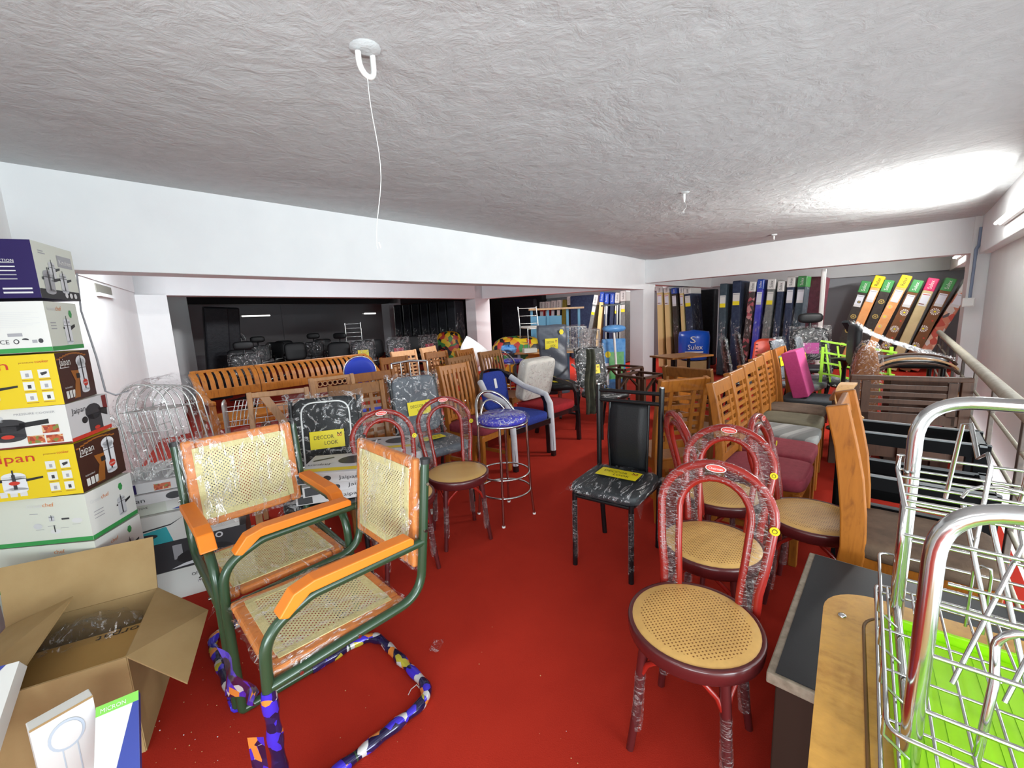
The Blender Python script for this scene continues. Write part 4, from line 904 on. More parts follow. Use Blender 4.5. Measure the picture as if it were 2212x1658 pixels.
# row of ladder-back chairs on the right, side by side, facing the railing
G2 = 'ladder-back chairs in the right row'
rd = V(.622, .783, 0).normalized(); r0 = V(1.277, 2.653, 0)
for k, (m, lb) in enumerate(((M['maroonf'], 'ladder-back wooden chair with a maroon seat, nearest of the right row'), (M['maroonf'], 'second ladder-back wooden chair of the right row, also with a maroon seat'), (M['stripef'], 'ladder-back wooden chair with a grey striped seat in the right row'),
                             (M['olive'], 'ladder-back wooden chair with an olive seat in the right row'), (M['brownf'], 'ladder-back wooden chair with a brown velvet seat, farthest of the right row'))):
    rz = dirz(B.x, B.y); loc = r0 + rd * (.445 * k) + B * .31
    wood_chair('ladder_back_chair', lb, loc, rz, 'ladder', M['teak'], m, G2, .41, 1.0, 6)
wood_chair('ladder_back_chair', 'tall ladder-back wooden chair with a thick brown cushion beside the railing, nearest on the right', (1.63, 1.60, 0), dirz(.745, -.667), 'ladder', M['teak'], M['brownf'], G2, .41, 1.04, 6, 1, .085)
put('lattice_chair', 'wooden chair with a barred back directly behind the black dining chair', (1424, 820, 1530, 812), 'ladder', M['teak'], None, 'wooden chairs behind the black dining chair', face=1, slats=5)
put('lattice_chair', 'wooden chair with a wide plain top rail behind the barred-back chair', (1432, 789, 1540, 797), 'ladder', M['teak2'], None, 'wooden chairs behind the black dining chair', face=1, H=.96, slats=4)
# dark wooden stool frames beside them
def stool_frame(loc, rz, label):
    t = T('wooden_side_table', label, 'table', loc, rz, 'dark wooden table frames by the pillar')
    for sx in (-1, 1):
        for sy in (-1, 1): mb = MB(); mb.box((sx * .2, sy * .2, .36), (.04, .04, .72), M['dkwood']); mb.build('leg', t)
    for s_ in (-1, 1):
        mb = MB(); mb.bar((-.2, s_ * .2, .73), (.2, s_ * .2, .73), .05, .03, M['dkwood']); mb.build('top_bar', t)
        mb = MB(); mb.bar((s_ * .2, -.2, .73), (s_ * .2, .2, .73), .05, .03, M['dkwood']); mb.build('top_bar', t)
        mb = MB(); mb.bar((-.2, s_ * .2, .5), (0, s_ * .2, .70), .02, .03, M['dkwood'], up=(0, 1, 0)); mb.bar((.2, s_ * .2, .5), (0, s_ * .2, .70), .02, .03, M['dkwood'], up=(0, 1, 0)); mb.build('diagonal_brace', t)
    return t
q = at(1384, 808, .64); sf = stool_frame((q.x, q.y, 0), math.radians(35), 'dark wooden table frame in front of the corner pillar'); sf.scale = (1, 1, .865)
q = at(1362, 801, .64); dup(sf, (q.x, q.y + .45, 0), math.radians(38), 'second dark wooden table frame standing behind the first by the pillar')
# long slatted bench
def bench():
    p = V(-3.80, 5.02, 0); d = V(.66, .75, 0).normalized(); n = V(d.y, -d.x, 0); rz = math.atan2(d.y, d.x); L1, L2_ = .70, 1.62
    t = T('wooden_bench', 'long golden wooden sofa with a curved slatted back before the dark store room', 'sofa', p, rz)
    prof = [(.10, .70), (.085, .76), (.06, .82), (.01, .88), (-.055, .915)]       # (toward the room is -y)
    yz = lambda k: prof[k]
    x = 0
    for L in (L1, L2_):
        x0, x1 = x + .01, x + L - .01; x += L
        mb = MB(); mb.bar((x0, -.10, .66), (x1, -.10, .66), .045, .10, M['teak']); mb.build('lower_rail', t, .004)
        mb = MB(); mb.bar((x0, .07, .925), (x1, .07, .925), .05, .035, M['teak']); mb.build('top_rail', t, .006)
        for xx in (x0 + .02, x1 - .02): mb = MB(); strip(mb, [(xx, -.10, .0), (xx, -.10, .62)] + [(xx, -y, z) for y, z in prof], .05, .035, M['teak']); mb.build('post', t)
        n_ = int((L - .1) / .083)
        for k in range(n_):
            xx = x0 + .06 + (x1 - x0 - .12) * (k + .5) / n_; mb = MB(); strip(mb, [(xx, -y, z) for y, z in prof], .050, .012, M['teak']); mb.build('slat', t)
        mb = MB(); mb.box(((x0 + x1) / 2, -.38, .40), (x1 - x0, .54, .03), M['teak']); mb.build('seat', t, .004)
        mb = MB(); mb.bar((x0, -.63, .355), (x1, -.63, .355), .03, .07, M['teak']); mb.build('seat_rail', t)
    for xx in (.02, L1 + L2_ - .02):
        mb = MB(); strip(mb, [(xx, .04, .90), (xx, -.06, .86), (xx, -.16, .76), (xx, -.30, .66), (xx, -.48, .62), (xx, -.66, .62)], .07, .04, M['teak']); mb.build('armrest', t, .006)
        mb = MB(); mb.box((xx, -.63, .30), (.06, .05, .60), M['teak']); mb.build('leg', t, .004)
    for xx in (L1, L1 + L2_ * .5): mb = MB(); mb.box((xx, -.63, .19), (.05, .05, .38), M['teak']); mb.build('leg', t)
bench()
# slat-backed armchair with maroon cushions against the railing
def slat_sofa():
    m = (at(1850, 815, .86) + at(2088, 823, .86)) / 2; rz = math.atan2(B.y, B.x) + .22
    t = T('wooden_armchair', 'brown wooden armchair with a horizontally slatted back and maroon cushion by the railing', 'chair', (m.x, m.y, 0), rz); W = .68; x = W / 2
    for s_ in (-1, 1):
        mb = MB(); mb.box((s_ * (x - .03), 0, .43), (.06, .04, .86), M['dkwood']); mb.build('back_post', t, .004)
        mb = MB(); strip(mb, [(s_ * (x - .10), 0, .45), (s_ * (x - .10), 0, .84)], .05, .03, M['dkwood']); mb.build('stile', t)
        mb = MB(); strip(mb, [(s_ * (x + .02), .02, .72), (s_ * (x + .02), .18, .74), (s_ * (x + .02), .36, .68), (s_ * (x + .02), .54, .58)], .06, .022, M['beech']); mb.build('armrest', t)
        mb = MB(); mb.box((s_ * x, .54, .29), (.05, .05, .58), M['dkwood']); mb.build('leg', t)
    mb = MB(); mb.bar((-x, 0, .865), (x, 0, .865), .045, .035, M['dkwood']); mb.build('top_rail', t, .008)
    for k in range(4): mb = MB(); mb.bar((-x + .1, 0, .80 - .055 * k), (x - .1, 0, .80 - .055 * k), .018, .030, M['dkwood']); mb.build('slat', t)
    mb = MB(); mb.bar((-x, 0, .565), (x, 0, .565), .03, .07, M['dkwood']); mb.build('lower_rail', t)
    mb = MB(); mb.box((0, 0, .36), (.05, .03, .4), M['dkwood']); mb.build('center_post', t)
    mb = MB(); mb.bar((-x, .02, .30), (x, .02, .30), .03, .09, M['dkwood']); mb.bar((-x, .54, .33), (x, .54, .33), .03, .09, M['beech']); mb.build('seat_rail', t)
    mb = MB(); mb.box((0, .28, .36), (W - .06, .5, .02), M['beech']); mb.build('seat', t)
    for s_ in (-1, 1): mb = MB(); mb.cushion((s_ * .16, .27, .42), (.31, .46, .10), M['maroonf'], .35, 24); mb.build('seat_cushion', t)
    # scroll arm at the left end
    q = at(1836, 835, .80); l = t.matrix_basis
    mb = MB(); arc = [V(-x - .03 - .05 * math.sin(a), -.16 - .13 * math.cos(a) * 0 - .30 * a / PI, .84 - .13 * (1 - math.cos(a)) * .5 - .02 * a) for a in [k * PI / 8 for k in range(9)]]
    strip(mb, arc, .10, .018, M['beech']); mb.build('scroll_arm', t)
    return t
slat_sofa()
# nested black low tables with worn light edges
M['worn'] = plain('worn_grey_edge', (.17, .18, .185, 1), .6)
M['blackpaint'] = plain('black_paint', (.004, .004, .0045, 1), .85, 0, .1)
def black_frame(loc, rz, W, D, H, label):
    t = T('black_table_frame', label, 'table', loc, rz, 'black table frames beside the tall slatted chair'); x, y = W / 2, D / 2
    for sx in (-1, 1):
        for sy in (-1, 1):
            mb = MB(); mb.box((sx * (x - .03), sy * (y - .03), H / 2), (.055, .055, H), M['blackpaint']); mb.build('leg', t, .003)
    for z in (H - .035, H * .52):
        for s_ in (-1, 1):
            mb = MB(); mb.bar((-x + .05, s_ * (y - .03), z), (x - .05, s_ * (y - .03), z), .04, .06, M['blackpaint']); mb.bar((-x, s_ * (y - .03), z + .033), (x, s_ * (y - .03), z + .033), .026, .008, M['worn']); mb.build('rail', t)
            mb = MB(); mb.bar((s_ * (x - .03), -y + .05, z), (s_ * (x - .03), y - .05, z), .04, .06, M['blackpaint']); mb.bar((s_ * (x - .03), -y, z + .033), (s_ * (x - .03), y, z + .033), .026, .008, M['worn']); mb.build('rail', t)
    return t
ra_ = math.atan2(B.y, B.x)
def rail_coord(a, b): return A * a + B * b        # a metres along the railing, b metres towards it
bf = black_frame(rail_coord(2.78, .10), ra_, .56, .34, .60, 'black table frame with worn light edges just behind the tall slatted chair')
bf2 = black_frame(rail_coord(3.18, .08), ra_, .60, .36, .72, 'taller black table frame between the right chair row and the slatted armchair')
# lounge chair parts: stacked curved slatted wooden seats lying behind the black frames
# ---------------------------------------------------------------- right foreground
M['lime'] = plain('lime_green_plastic', (.40, .86, .008, 1), .35, 0, .5)
M['tabletop'] = wood('honey_tabletop', (.60, .32, .065, 1), (.46, .22, .04, 1), .4, .3, (2.2, 5, 5))
M['slate'] = mottled('black_table_glass', (.016, .019, .021, 1), (.012, .014, .016, 1), 5, .5, .05, 300)
M['edge'] = mottled('worn_beige_edge', (.30, .26, .20, 1), (.18, .15, .11, 1), 40, .7, .2, 90)
M['dkbrown'] = plain('dark_brown_side', (.03, .015, .010, 1), .8, spec=.2)  # brown darkened to carry the shadow on the low table's side
t = T('coffee_table', 'low table with a black top and a worn beige edge beside the red bentwood chairs', 'table', rail_coord(1.585, .10), ra_)
w_, d_ = .60, .755
mb = MB(); mb.box((0, 0, .435), (w_, d_, .034), M['edge']); mb.build('top_edge', t, .004)
mb = MB(); mb.box((.006, 0, .4525), (w_ - .028, d_ - .02, .004), M['slate']); mb.box((.0, .0, .4552), (.09, d_ - .03, .0014), M['print_dark']); mb.build('black_top', t)
mb = MB(); mb.box((0, 0, .21), (w_ - .04, d_ - .04, .42), M['dkbrown']); mb.build('base', t, .004)
# wooden table with rounded corners carrying the rack
T0 = V(.765, .97, 0); Lt, Wt = 1.08, .44; rt_ = math.radians(-38.6)
t = T('wooden_table', 'honey wooden table with a rounded corner carrying the green tray and wire rack', 'table', T0, rt_)
def rrect(x0, x1, y0, y1, r, n=8):
    out = []
    for cx, cy, a0 in ((x1 - r, y1 - r, 0), (x0 + r, y1 - r, PI / 2), (x0 + r, y0 + r, PI), (x1 - r, y0 + r, 1.5 * PI)):
        for k in range(n + 1): out.append((cx + r * math.cos(a0 + PI / 2 * k / n), cy + r * math.sin(a0 + PI / 2 * k / n)))
    return out
mb = MB(); mb.prism(rrect(0, Wt, -Lt, 0, .10), .722, .750, M['tabletop']); mb.prism(rrect(.075, Wt - .075, -Lt + .075, -.075, .06), .75, .7507, M['tabletop'])
mb.build('tabletop', t, .004)
M['groove'] = plain('dark_groove', (.16, .075, .02, 1), .5)
mb = MB(); g = rrect(.072, Wt - .072, -Lt + .072, -.072, .062); mb.tube([V(x, y, .7495) for x, y in g], .0035, M['groove'], 5, True); mb.build('groove_line', t)
mb = MB(); mb.lathe([(.008, .750), (.0075, .7535), (.003, .755), (.001, .755)], M['chrome'], 16, (.035, -.115, 0)); mb.build('screw', t)
for x in (.06, Wt - .06):
    for y in (-.10, -Lt + .1): mb = MB(); mb.box((x, y, .36), (.05, .05, .72), M['teak2']); mb.build('leg', t)
# green drip tray
t = T('drip_tray', 'bright lime green plastic tray under the chrome wire rack', 'tray', rail_coord(1.145, 0.21) + UP * .752, rt_)
mb = MB(); Wt2, Lt2 = .37, .60
for k in range(22): mb.box((-Wt2 / 2 + .02 + (Wt2 - .04) * (k + .5) / 22, -Lt2 / 2, .006 + .0012 * (k % 2)), (.016, Lt2 - .02, .004), M['lime'])
mb.box((0, -Lt2 / 2, .003), (Wt2, Lt2, .004), M['lime']); mb.build('tray_floor', t)
mb = MB()
for s_ in (-1, 1): mb.box((s_ * Wt2 / 2, -Lt2 / 2, .014), (.008, Lt2, .028), M['lime'])
for y in (0, -Lt2): mb.box((0, y, .014), (Wt2, .008, .028), M['lime'])
mb.build('rim', t, .003)
# two-tier wire rack
def dish_rack():
    N0 = V(.569, .536, .759); t = T('dish_rack', 'large two-tier chrome wire dish rack at the right edge, on the wooden table', 'rack', N0, math.radians(-39.7)); L, W, H = .38, .34, .42
    wr = M['chrome']; thin = .0026
    for y in (0, L):
        mb = MB(); mb.tube(fillet([(0, y, .0), (0, y, H + (.07 if y else 0)), (W, y, H + (.07 if y else 0)), (W, y, .0)], .085, 10), .0125, wr, 14); mb.build('end_arch', t)
    for x in (0, W):
        mb = MB(); mb.tube([(x, 0, .035), (x, L, .035)], .0075, wr, 8); mb.build('side_runner', t)
    def wires(name, segs, r=thin):
        for s_ in segs: mb = MB(); mb.tube(s_, r, wr, 6); mb.build(name, t)
    # lower basket
    z0, z1, x0, x1 = .045, .125, -.035, W + .035
    for z in (z0, z1): mb = MB(); mb.tube(fillet([(x0, -.10, z), (x1, -.10, z), (x1, L + .05, z), (x0, L + .05, z)], .02, 4, True), .0032, wr, 6, True); mb.build('basket_ring', t)
    wires('basket_wire', [[V(x0 + .02 + (x1 - x0 - .04) * k / 9, -.10, z0), V(x0 + .02 + (x1 - x0 - .04) * k / 9, L + .05, z0)] for k in range(10)])
    wires('cross_wire', [[V(x0, y, z0), V(x1, y, z0)] for y in (-.09, .02, .14, .26, .40)])
    wires('side_hook', [[V(x0, y, z1), V(x0, y, z0 + .03), V(x0 + .03, y + .01, z0)] for y in (-.05, .06, .16, .27)])
    wires('plate_hook', [[V(x + .0, L - .02, z0), V(x, L - .02, z0 + .12), V(x + .006, L - .045, z0 + .145), V(x + .016, L - .05, z0 + .145), V(x + .022, L - .03, z0 + .12), V(x + .022, L - .03, z0)] for x in (.10, .19, .28, .36)])
    # end ladders in the arch planes
    for y in (-.0, L): wires('end_bar', [[V(-.012, y, z), V(W + .012, y, z)] for z in (.10, .19, .27)], .0036)
    # hoop in the near arch
    mb = MB(); mb.tube([V(.07, .02, .04), V(.075, .02, .17)] + [V(.115 - .04 * math.cos(a), .04, .21 + .035 * math.sin(a)) for a in [k * PI / 10 for k in range(11)]] + [V(.155, .02, .17), V(.15, .02, .04)], .0055, wr, 8); mb.build('cup_hoop', t)
    # slanted plate wires
    wires('plate_wire', [[V(.05 + .055 * k, .10, .09), V(.12 + .055 * k, .20, .30), V(.12 + .055 * k, .26, .34)] for k in range(6)], .0034)
    wires('plate_wire', [[V(.06 + .03 * k, .26, .33), V(.11 + .03 * k, .16, .08)] for k in (0, 1)], .004)
    # upper shelf at the far arch
    zs_ = .335
    for y in (L - .20, L - .165, L - .13, L - .08, L - .03, L + .02): wires('shelf_wire', [[V(-.02, y, zs_), V(W + .02, y, zs_)]], .003)
    wires('shelf_wire', [[V(-.02, L - .20, zs_ - .05), V(W + .02, L - .20, zs_ - .05)], [V(-.02, L + .02, zs_ + .03), V(W + .02, L + .02, zs_ + .03)], [V(.04, L - .22, zs_ - .11), V(W + .02, L - .22, zs_ - .11)]], .0032)
    for x in (-.02, W + .02): wires('shelf_side', [[V(x, L + .02, zs_ + .03), V(x, L + .02, zs_), V(x, L - .20, zs_), V(x, L - .20, zs_ - .09), V(x + .01, L - .05, .06)]], .0045)
    wires('cup_hook', [[V(x, L - .06, zs_ - .02), V(x + .01, L - .06, zs_ + .125), V(x + .018, L - .075, zs_ + .13), V(x + .028, L - .10, zs_ + .075), V(x + .036, L - .115, zs_ + .09), V(x + .04, L - .125, zs_ + .07), V(x + .03, L - .15, zs_ - .09)] for x in (.045, .135, .23, .31)], .0036)
    wires('cup_arc', [[V(.0 + x, L - .10 + .03 * math.sin(a) * 0, zs_) + V(.045 - .045 * math.cos(a), .0, .03 * math.sin(a)) for a in [k * PI / 6 for k in range(7)]] for x in (.06, .15, .24)], .0028)
dish_rack()
# ---------------------------------------------------------------- wrapped chairs, armchairs and clutter in the middle
M['filmdark'] = film('glossy_wrap', .08, (.8, .83, .86, 1), .10, 7)
M['bluefab'] = mottled('blue_fabric', (.022, .045, .27, 1), (.016, .03, .20, 1), 60, .9, .3, 200)
M['redfab'] = mottled('red_fabric', (.33, .012, .018, 1), (.25, .008, .012, 1), 40, .9, .25, 200)
M['whitefab'] = mottled('white_quilted_fabric', (.62, .59, .54, 1), (.54, .51, .46, 1), 14, .7, .3, 40)
M['paper'] = mottled('white_foam_wrap', (.62, .63, .66, 1), (.50, .51, .56, 1), 12, .7, .5, 30)
M['lacq'] = plain('black_lacquer', (.008, .008, .009, 1), .15, 0, .5, .4)
M['greycover'] = mottled('grey_plastic_cover', (.10, .11, .14, 1), (.07, .078, .10, 1), 6, .35, .35, 18)
M['greypad'] = mottled('grey_padding', (.13, .145, .165, 1), (.10, .11, .13, 1), 8, .5, .2, 60)
def padded_chair(name, label, loc, rz, pad, group, H=1.0, w_=.42, tag_=True, wrap=True, seat_tag=True, metal='blackmetal', hoop=False, wt=None):
    t = T(name, label, 'chair', loc, rz, group); x = w_ / 2 - .02; mt = M[metal]
    for s_ in (-1, 1):
        mb = MB(); mb.tube([(s_ * x, -.30, 0), (s_ * x, -.22, .45), (s_ * x, -.25, .7), (s_ * x, -.31, H - .02)], .014, mt, 8); mb.build('back_post', t)
        mb = MB(); mb.tube([(s_ * (x - .01), .19, .43), (s_ * x, .21, 0)], .014, mt, 8); mb.build('leg', t)
    mb = MB(); mb.cushion((0, 0, .465), (w_, .43, .075), pad, .35, 24); se = mb.build('seat', t)
    hb = H - .53; mwb = Matrix.Translation((0, -.265, .52 + hb / 2)) @ Matrix.Rotation(math.atan2(.08, .45), 4, 'X') @ Matrix(((-1, 0, 0, 0), (0, 0, 1, 0), (0, 1, 0, 0), (0, 0, 0, 1)))
    mb = MB(); mb.cushion((0, 0, 0), (w_ - .05, hb, .055), pad, .3, 28, None, .5); bk = mb.build('backrest', t, mw=mwb)
    if hoop: mb = MB(); mb.tube(fillet([(-x + .06, -hb / 2, .03), (-x + .06, hb / 2 - .03, .03), (x - .06, hb / 2 - .03, .03), (x - .06, -hb / 2, .03)], .08, 6), .005, M['white'], 6); mb.build('piping', bk)
    if wrap:
        film_block(bk, (0, 0, .0), (w_ + .03, hb + .06, .075), mat=M['filmdark'], amp=.010, n=12); film_block(se, (0, 0, .465), (w_ + .03, .46, .095), mat=M['filmdark'], amp=.008, n=12)
    if tag_: yellow_tag(bk, (0, -.03, .044), V(1, 0, 0), V(0, 1, 0), wt or .2, (wt or .2) * .55)
    if seat_tag: yellow_tag(se, (0, -.02, .520), V(-1, 0, 0), V(0, -1, 0), .19, .10)
    return t
GW = 'plastic wrapped padded chairs'
q = (at(600, 888, .98) + at(705, 880, .98)) / 2
padded_chair('wrapped_chair', 'black padded chair in clear plastic behind the rear cane chair, cartons on its seat', (-1.10, 2.37, 0), dirz(.30, -.95), M['blackvinyl'], GW, 1.0, .44, True, True, False, hoop=True)
padded_chair('wrapped_chair', 'grey padded chair in clear plastic with a yellow card, behind the left bentwood chairs', (-.63, 3.24, 0), dirz(.62, -.78), M['greypad'], GW, 1.0, .44)
q = at(1306, 800, .75)
padded_chair('wrapped_chair', 'tall black wrapped chair with a yellow card, standing before the corner pillar', (1.10, 4.98, 0), dirz(.45, -.89), M['blackvinyl'], GW, 1.03, .46)
# flat gas stove cartons on the seats
def flat_stack(c, rz, z, labels, w_=.42, d_=.34):
    for k, lb in enumerate(labels):
        h = .055; mb = MB(); mb.box((0, 0, h / 2), (w_ - .02 * k, d_ - .01 * k, h), M['card_grey'])
        f = Face(mb, V(w_ / 2 - .01 * k, d_ / 2 - .005 * k, h), V(-1, 0, 0), V(0, -1, 0))
        f.ell(.13, .12, .085, .07, M['print_dark']); f.rect(.02, .24, w_ * .8, .05, M['card_yellow']); f.poly([(.26, .05), (.36, .10), (.35, .12), (.25, .07)], M['print_dark']); f.text('Jaipan', .24, .17, .035, M['print_dark'], width=.12)
        g = Face(mb, V(-w_ / 2 + .01 * k, -d_ / 2 + .005 * k, 0), V(1, 0, 0), UP); g.text('Jaipan', .22, .018, .028, M['print_dark'], width=.10); g.rect(.01, .005, .07, .045, M['print_dark'])
        g.ell(.16, .027, .02, .014, M['print_dark'])
        o = mb.build('stove_carton', bevel=.002); o.location = (c[0] + .015 * k, c[1] - .02 * k, z + (h + .001) * k); o.rotation_euler = (0, 0, rz + .25 * (k % 2) - .1 * k); tag(o, lb, 'box', 'flat gas stove cartons stacked on chair seats')
flat_stack((-1.00, 2.32), dirz(.30, -.95) + PI, .513, ['flat stove carton lying at the bottom of the stack on the black wrapped chair', 'flat stove carton in the middle of the stack on the black wrapped chair', 'white flat stove carton on top of the stack on the black wrapped chair'])
flat_stack((-.90, 2.88), dirz(.3, -.9) + PI, .450, ['flat stove carton at the bottom of the stack seen through the left bentwood hoop', 'flat stove carton in the middle of the stack seen through the left bentwood hoop', 'flat stove carton topmost in the stack seen through the left bentwood hoop'])
# lacquered armchairs
def armchair(label, loc, rz, fab, paper, sc=1):
    t = T('armchair', label, 'chair', loc, rz, 'black lacquered armchairs'); x = .285
    for s_ in (-1, 1):
        mb = MB(); strip(mb, [(s_ * x, .25, 0), (s_ * x, .24, .30), (s_ * x, .22, .55), (s_ * x, .17, .635), (s_ * x, .05, .66), (s_ * (x - .01), -.12, .70), (s_ * (x - .07), -.26, .80), (s_ * .13, -.33, .875), (0, -.35, .89)], .04, .042, M['lacq'], (1, 0, 0)); ar = mb.build('arm_frame', t, .008)
        if paper:
            mb = MB(); mb.tube([(s_ * x, .247, .06), (s_ * x, .24, .30), (s_ * x, .22, .55), (s_ * x, .17, .635), (s_ * x, .05, .66), (s_ * (x - .01), -.12, .70), (s_ * (x - .07), -.26, .80)], lambda u: .028 + .003 * math.sin(u * 40) + .002 * math.sin(u * 97), M['paper'], 9); mb.build('foam_wrap', ar)
        mb = MB(); strip(mb, [(s_ * .22, -.24, .40), (s_ * .23, -.33, 0)], .04, .04, M['lacq']); mb.build('leg', t, .005)
        mb = MB(); mb.bar((s_ * x, .22, .375), (s_ * .24, -.22, .375), .03, .06, M['lacq']); mb.build('seat_rail', t, .006)
    mb = MB(); mb.bar((-x, .23, .375), (x, .23, .375), .03, .06, M['lacq']); mb.build('seat_rail', t, .006)
    mb = MB(); mb.cushion((0, .0, .435), (.53, .52, .10), fab, .4, 28); mb.build('seat', t)
    mb = MB(); mb.cushion((0, 0, 0), (.36, .40, .07), fab, .4, 24, None, .6); bk = mb.build('backrest', t, mw=Matrix.Translation((0, -.285, .68)) @ Matrix.Rotation(.18, 4, 'X') @ Matrix(((-1, 0, 0, 0), (0, 0, 1, 0), (0, 1, 0, 0), (0, 0, 0, 1))))
    if paper: mb = MB(); f = Face(mb, V(0, 0, .035), V(1, 0, 0), V(0, 1, 0)); f.rect(-.02, .02, .035, .10, M['print_pale'], .004); mb.build('price_tag', bk)
    return t
armchair('blue armchair with white foam wrapped arms behind the chrome bar stool', (.02, 4.18, 0), dirz(.72, -.69), M['bluefab'], True)
armchair('red armchair with bare black lacquered arms and a white cushion on it', (.37, 4.70, 0), dirz(.74, -.67), M['redfab'], False)
mb = MB(); mb.cushion((0, 0, 0), (.52, .13, .46), M['whitefab'], .25, 28); cu = mb.build('cushion'); cu.location = (.27, 4.755, .735); cu.rotation_euler = (-.22, 0, dirz(.72, -.69)); tag(cu, 'white plastic wrapped seat cushion leaning upright on the red armchair', 'cushion')
film_block(cu, (0, 0, 0), (.54, .48, .15), Matrix.Rotation(PI / 2, 4, 'X'), 'plastic_cover', M['filmdark'], n=10)
# blue round backed chair and chrome chairs
M['bluepad'] = plain('bright_blue_pad', (.02, .06, .62, 1), .5)
def round_back(label, loc, rz):
    t = T('round_back_chair', label, 'chair', loc, rz); mb = MB()
    mb.lathe([(.001, .03), (.12, .028), (.165, .018), (.172, 0), (.165, -.018), (.12, -.026), (.001, -.028)], M['bluepad'], 36, M=Matrix.Translation((0, -.22, .87)) @ Matrix.Rotation(PI / 2 - .1, 4, 'X')); bk = mb.build('backrest', t)
    mb = MB(); mb.tube([V(.178 * math.cos(a), -.22 - .018 * math.sin(a), .87 + .178 * math.sin(a)) for a in [k * PI / 18 for k in range(36)]], .008, M['chrome'], 8, True); mb.build('rim', bk)
    mb = MB(); mb.lathe([(.16, .42), (.19, .43), (.19, .46), (.15, .475), (.001, .478)], M['bluepad'], 30); mb.build('seat', t)
    for sx in (-1, 1):
        mb = MB(); mb.tube([(sx * .15, .15, .43), (sx * .17, .19, 0)], .011, M['chrome'], 8); mb.build('leg', t)
        mb = MB(); mb.tube([(sx * .14, -.22, .79), (sx * .15, -.17, .43), (sx * .17, -.22, 0)], .011, M['chrome'], 8); mb.build('leg', t)
    return t
q = atY(783, 797, 4.75); round_back('chrome chair with a round bright blue back beside the long wooden bench', (q.x, q.y, 0), dirz(-.45, .9) + PI)
def chrome_chair(label, loc, rz, seat=True, H=.92, z0=0, bars=4, group='chrome chairs', ladder=False):
    t = T('chrome_chair', label, 'chair', (loc[0], loc[1], z0), rz, group); x = .19
    for s_ in (-1, 1):
        mb = MB(); mb.tube([(s_ * x, -.24, 0), (s_ * x, -.19, .44), (s_ * x, -.26, H)], .011, M['chrome'], 8); mb.build('back_post', t)
        mb = MB(); mb.tube([(s_ * x, .19, .44), (s_ * x, .20, 0)], .011, M['chrome'], 8); mb.build('leg', t)
        mb = MB(); mb.tube([(s_ * x, -.2, .18), (s_ * x, .2, .18)], .008, M['chrome'], 6); mb.build('stretcher', t)
    for k in range(bars):
        mb = MB()
        if ladder: z = .52 + (H - .55) * k / (bars - 1); mb.tube([(-x, -.2 - .12 * (z - .44), z), (x, -.2 - .12 * (z - .44), z)], .008, M['chrome'], 6)
        elif k == 0: mb.tube([(-x, -.26, H), (0, -.275, H + .015), (x, -.26, H)], .013, M['chrome'], 8)
        else: xx = -x + 2 * x * k / bars; mb.tube([(xx, -.22, .58), (xx, -.255, H)], .007, M['chrome'], 6)
        mb.build('back_bar', t)
    if seat: mb = MB(); mb.cushion((0, 0, .455), (.40, .40, .05), M['whitefab'] if z0 else M['blackvinyl'], .35, 20); mb.build('seat', t)
    mb = MB(); mb.tube([(-x, .19, .43), (x, .19, .43)], .009, M['chrome'], 6); mb.build('front_rail', t)
    return t
m_, a_, L_ = chair_top(862, 796, 913, 791, 1.0)
chrome_chair('chrome chair back standing behind the grey wrapped chair', (m_.x, m_.y + .25, 0), a_ + PI, H=1.0)
# wire stand behind the cane chair
def wire_stand():
    q = atY(580, 868, 3.75); t = T('wire_stand', 'standing wire plate rack behind the rear cane chair, left of the pale wooden chairs', 'rack', (q.x, q.y, 0), math.radians(30)); W, D = .66, .24
    for s_ in (-1, 1): mb = MB(); mb.tube(fillet([(s_ * W / 2, -D / 2, 0), (s_ * W / 2, -D / 2, .82), (s_ * W / 2, D / 2, .82), (s_ * W / 2, D / 2, 0)], .07, 6), .011, M['wire'], 10); mb.build('side_loop', t)
    for z in (.75, .62, .30):
        for y in (-D / 2, D / 2): mb = MB(); mb.tube([(-W / 2, y, z), (W / 2, y, z)], .004, M['wire'], 6); mb.build('cross_wire', t)
    for k in range(7): x = -W / 2 + .04 + .028 * k; mb = MB(); mb.tube([V(x, -D / 2, .62), V(x + .02, -D / 2 + .02, .72), V(x + .05, -.02, .82), V(x + .12, .06, .80), V(x + .17, D / 2, .75)], .004, M['wire'], 6); mb.build('plate_wire', t)
    for k in range(6): x = -.02 + .065 * k; mb = MB(); mb.tube([V(x, -D / 2, .62), V(x, -D / 2, .75)], .004, M['wire'], 5); mb.build('grid_wire', t)
    for k in range(8): x = -W / 2 + .05 + .08 * k; mb = MB(); mb.tube([V(x, -D / 2, .62), V(x, D / 2, .62)], .003, M['wire'], 5); mb.build('shelf_wire', t)
wire_stand()
# table in the middle room with a chrome chair, baskets and clutter on it
q = at(1180, 758, .75); tb = V(.78, 8.05, 0)
t = T('display_table', 'brown table in the middle room carrying a chrome chair and wire baskets', 'table', tb, math.radians(-8))
mb = MB(); mb.box((0, 0, .735), (1.35, .6, .03), M['beech']); mb.build('tabletop', t, .003)
for x in (-.6, .6):
    for y in (-.24, .24): mb = MB(); mb.box((x, y, .36), (.05, .05, .72), M['bluegrey']); mb.build('leg', t)
q = atY(1152, 700, 8.0); chrome_chair('chrome chair with a pale seat standing on the table in the middle room', (q.x, 8.1), math.radians(200), True, .84, .75, 3, ladder=True)
mb = MB(); mb.box((0, 0, .04), (.24, .18, .08), M['card_cream']); o = mb.build('small_carton', bevel=.003); q = atY(1144, 752, 7.85); o.location = (q.x, q.y, .75); o.rotation_euler = (0, 0, .2); tag(o, 'small cream carton on the table under the chrome chair', 'box')
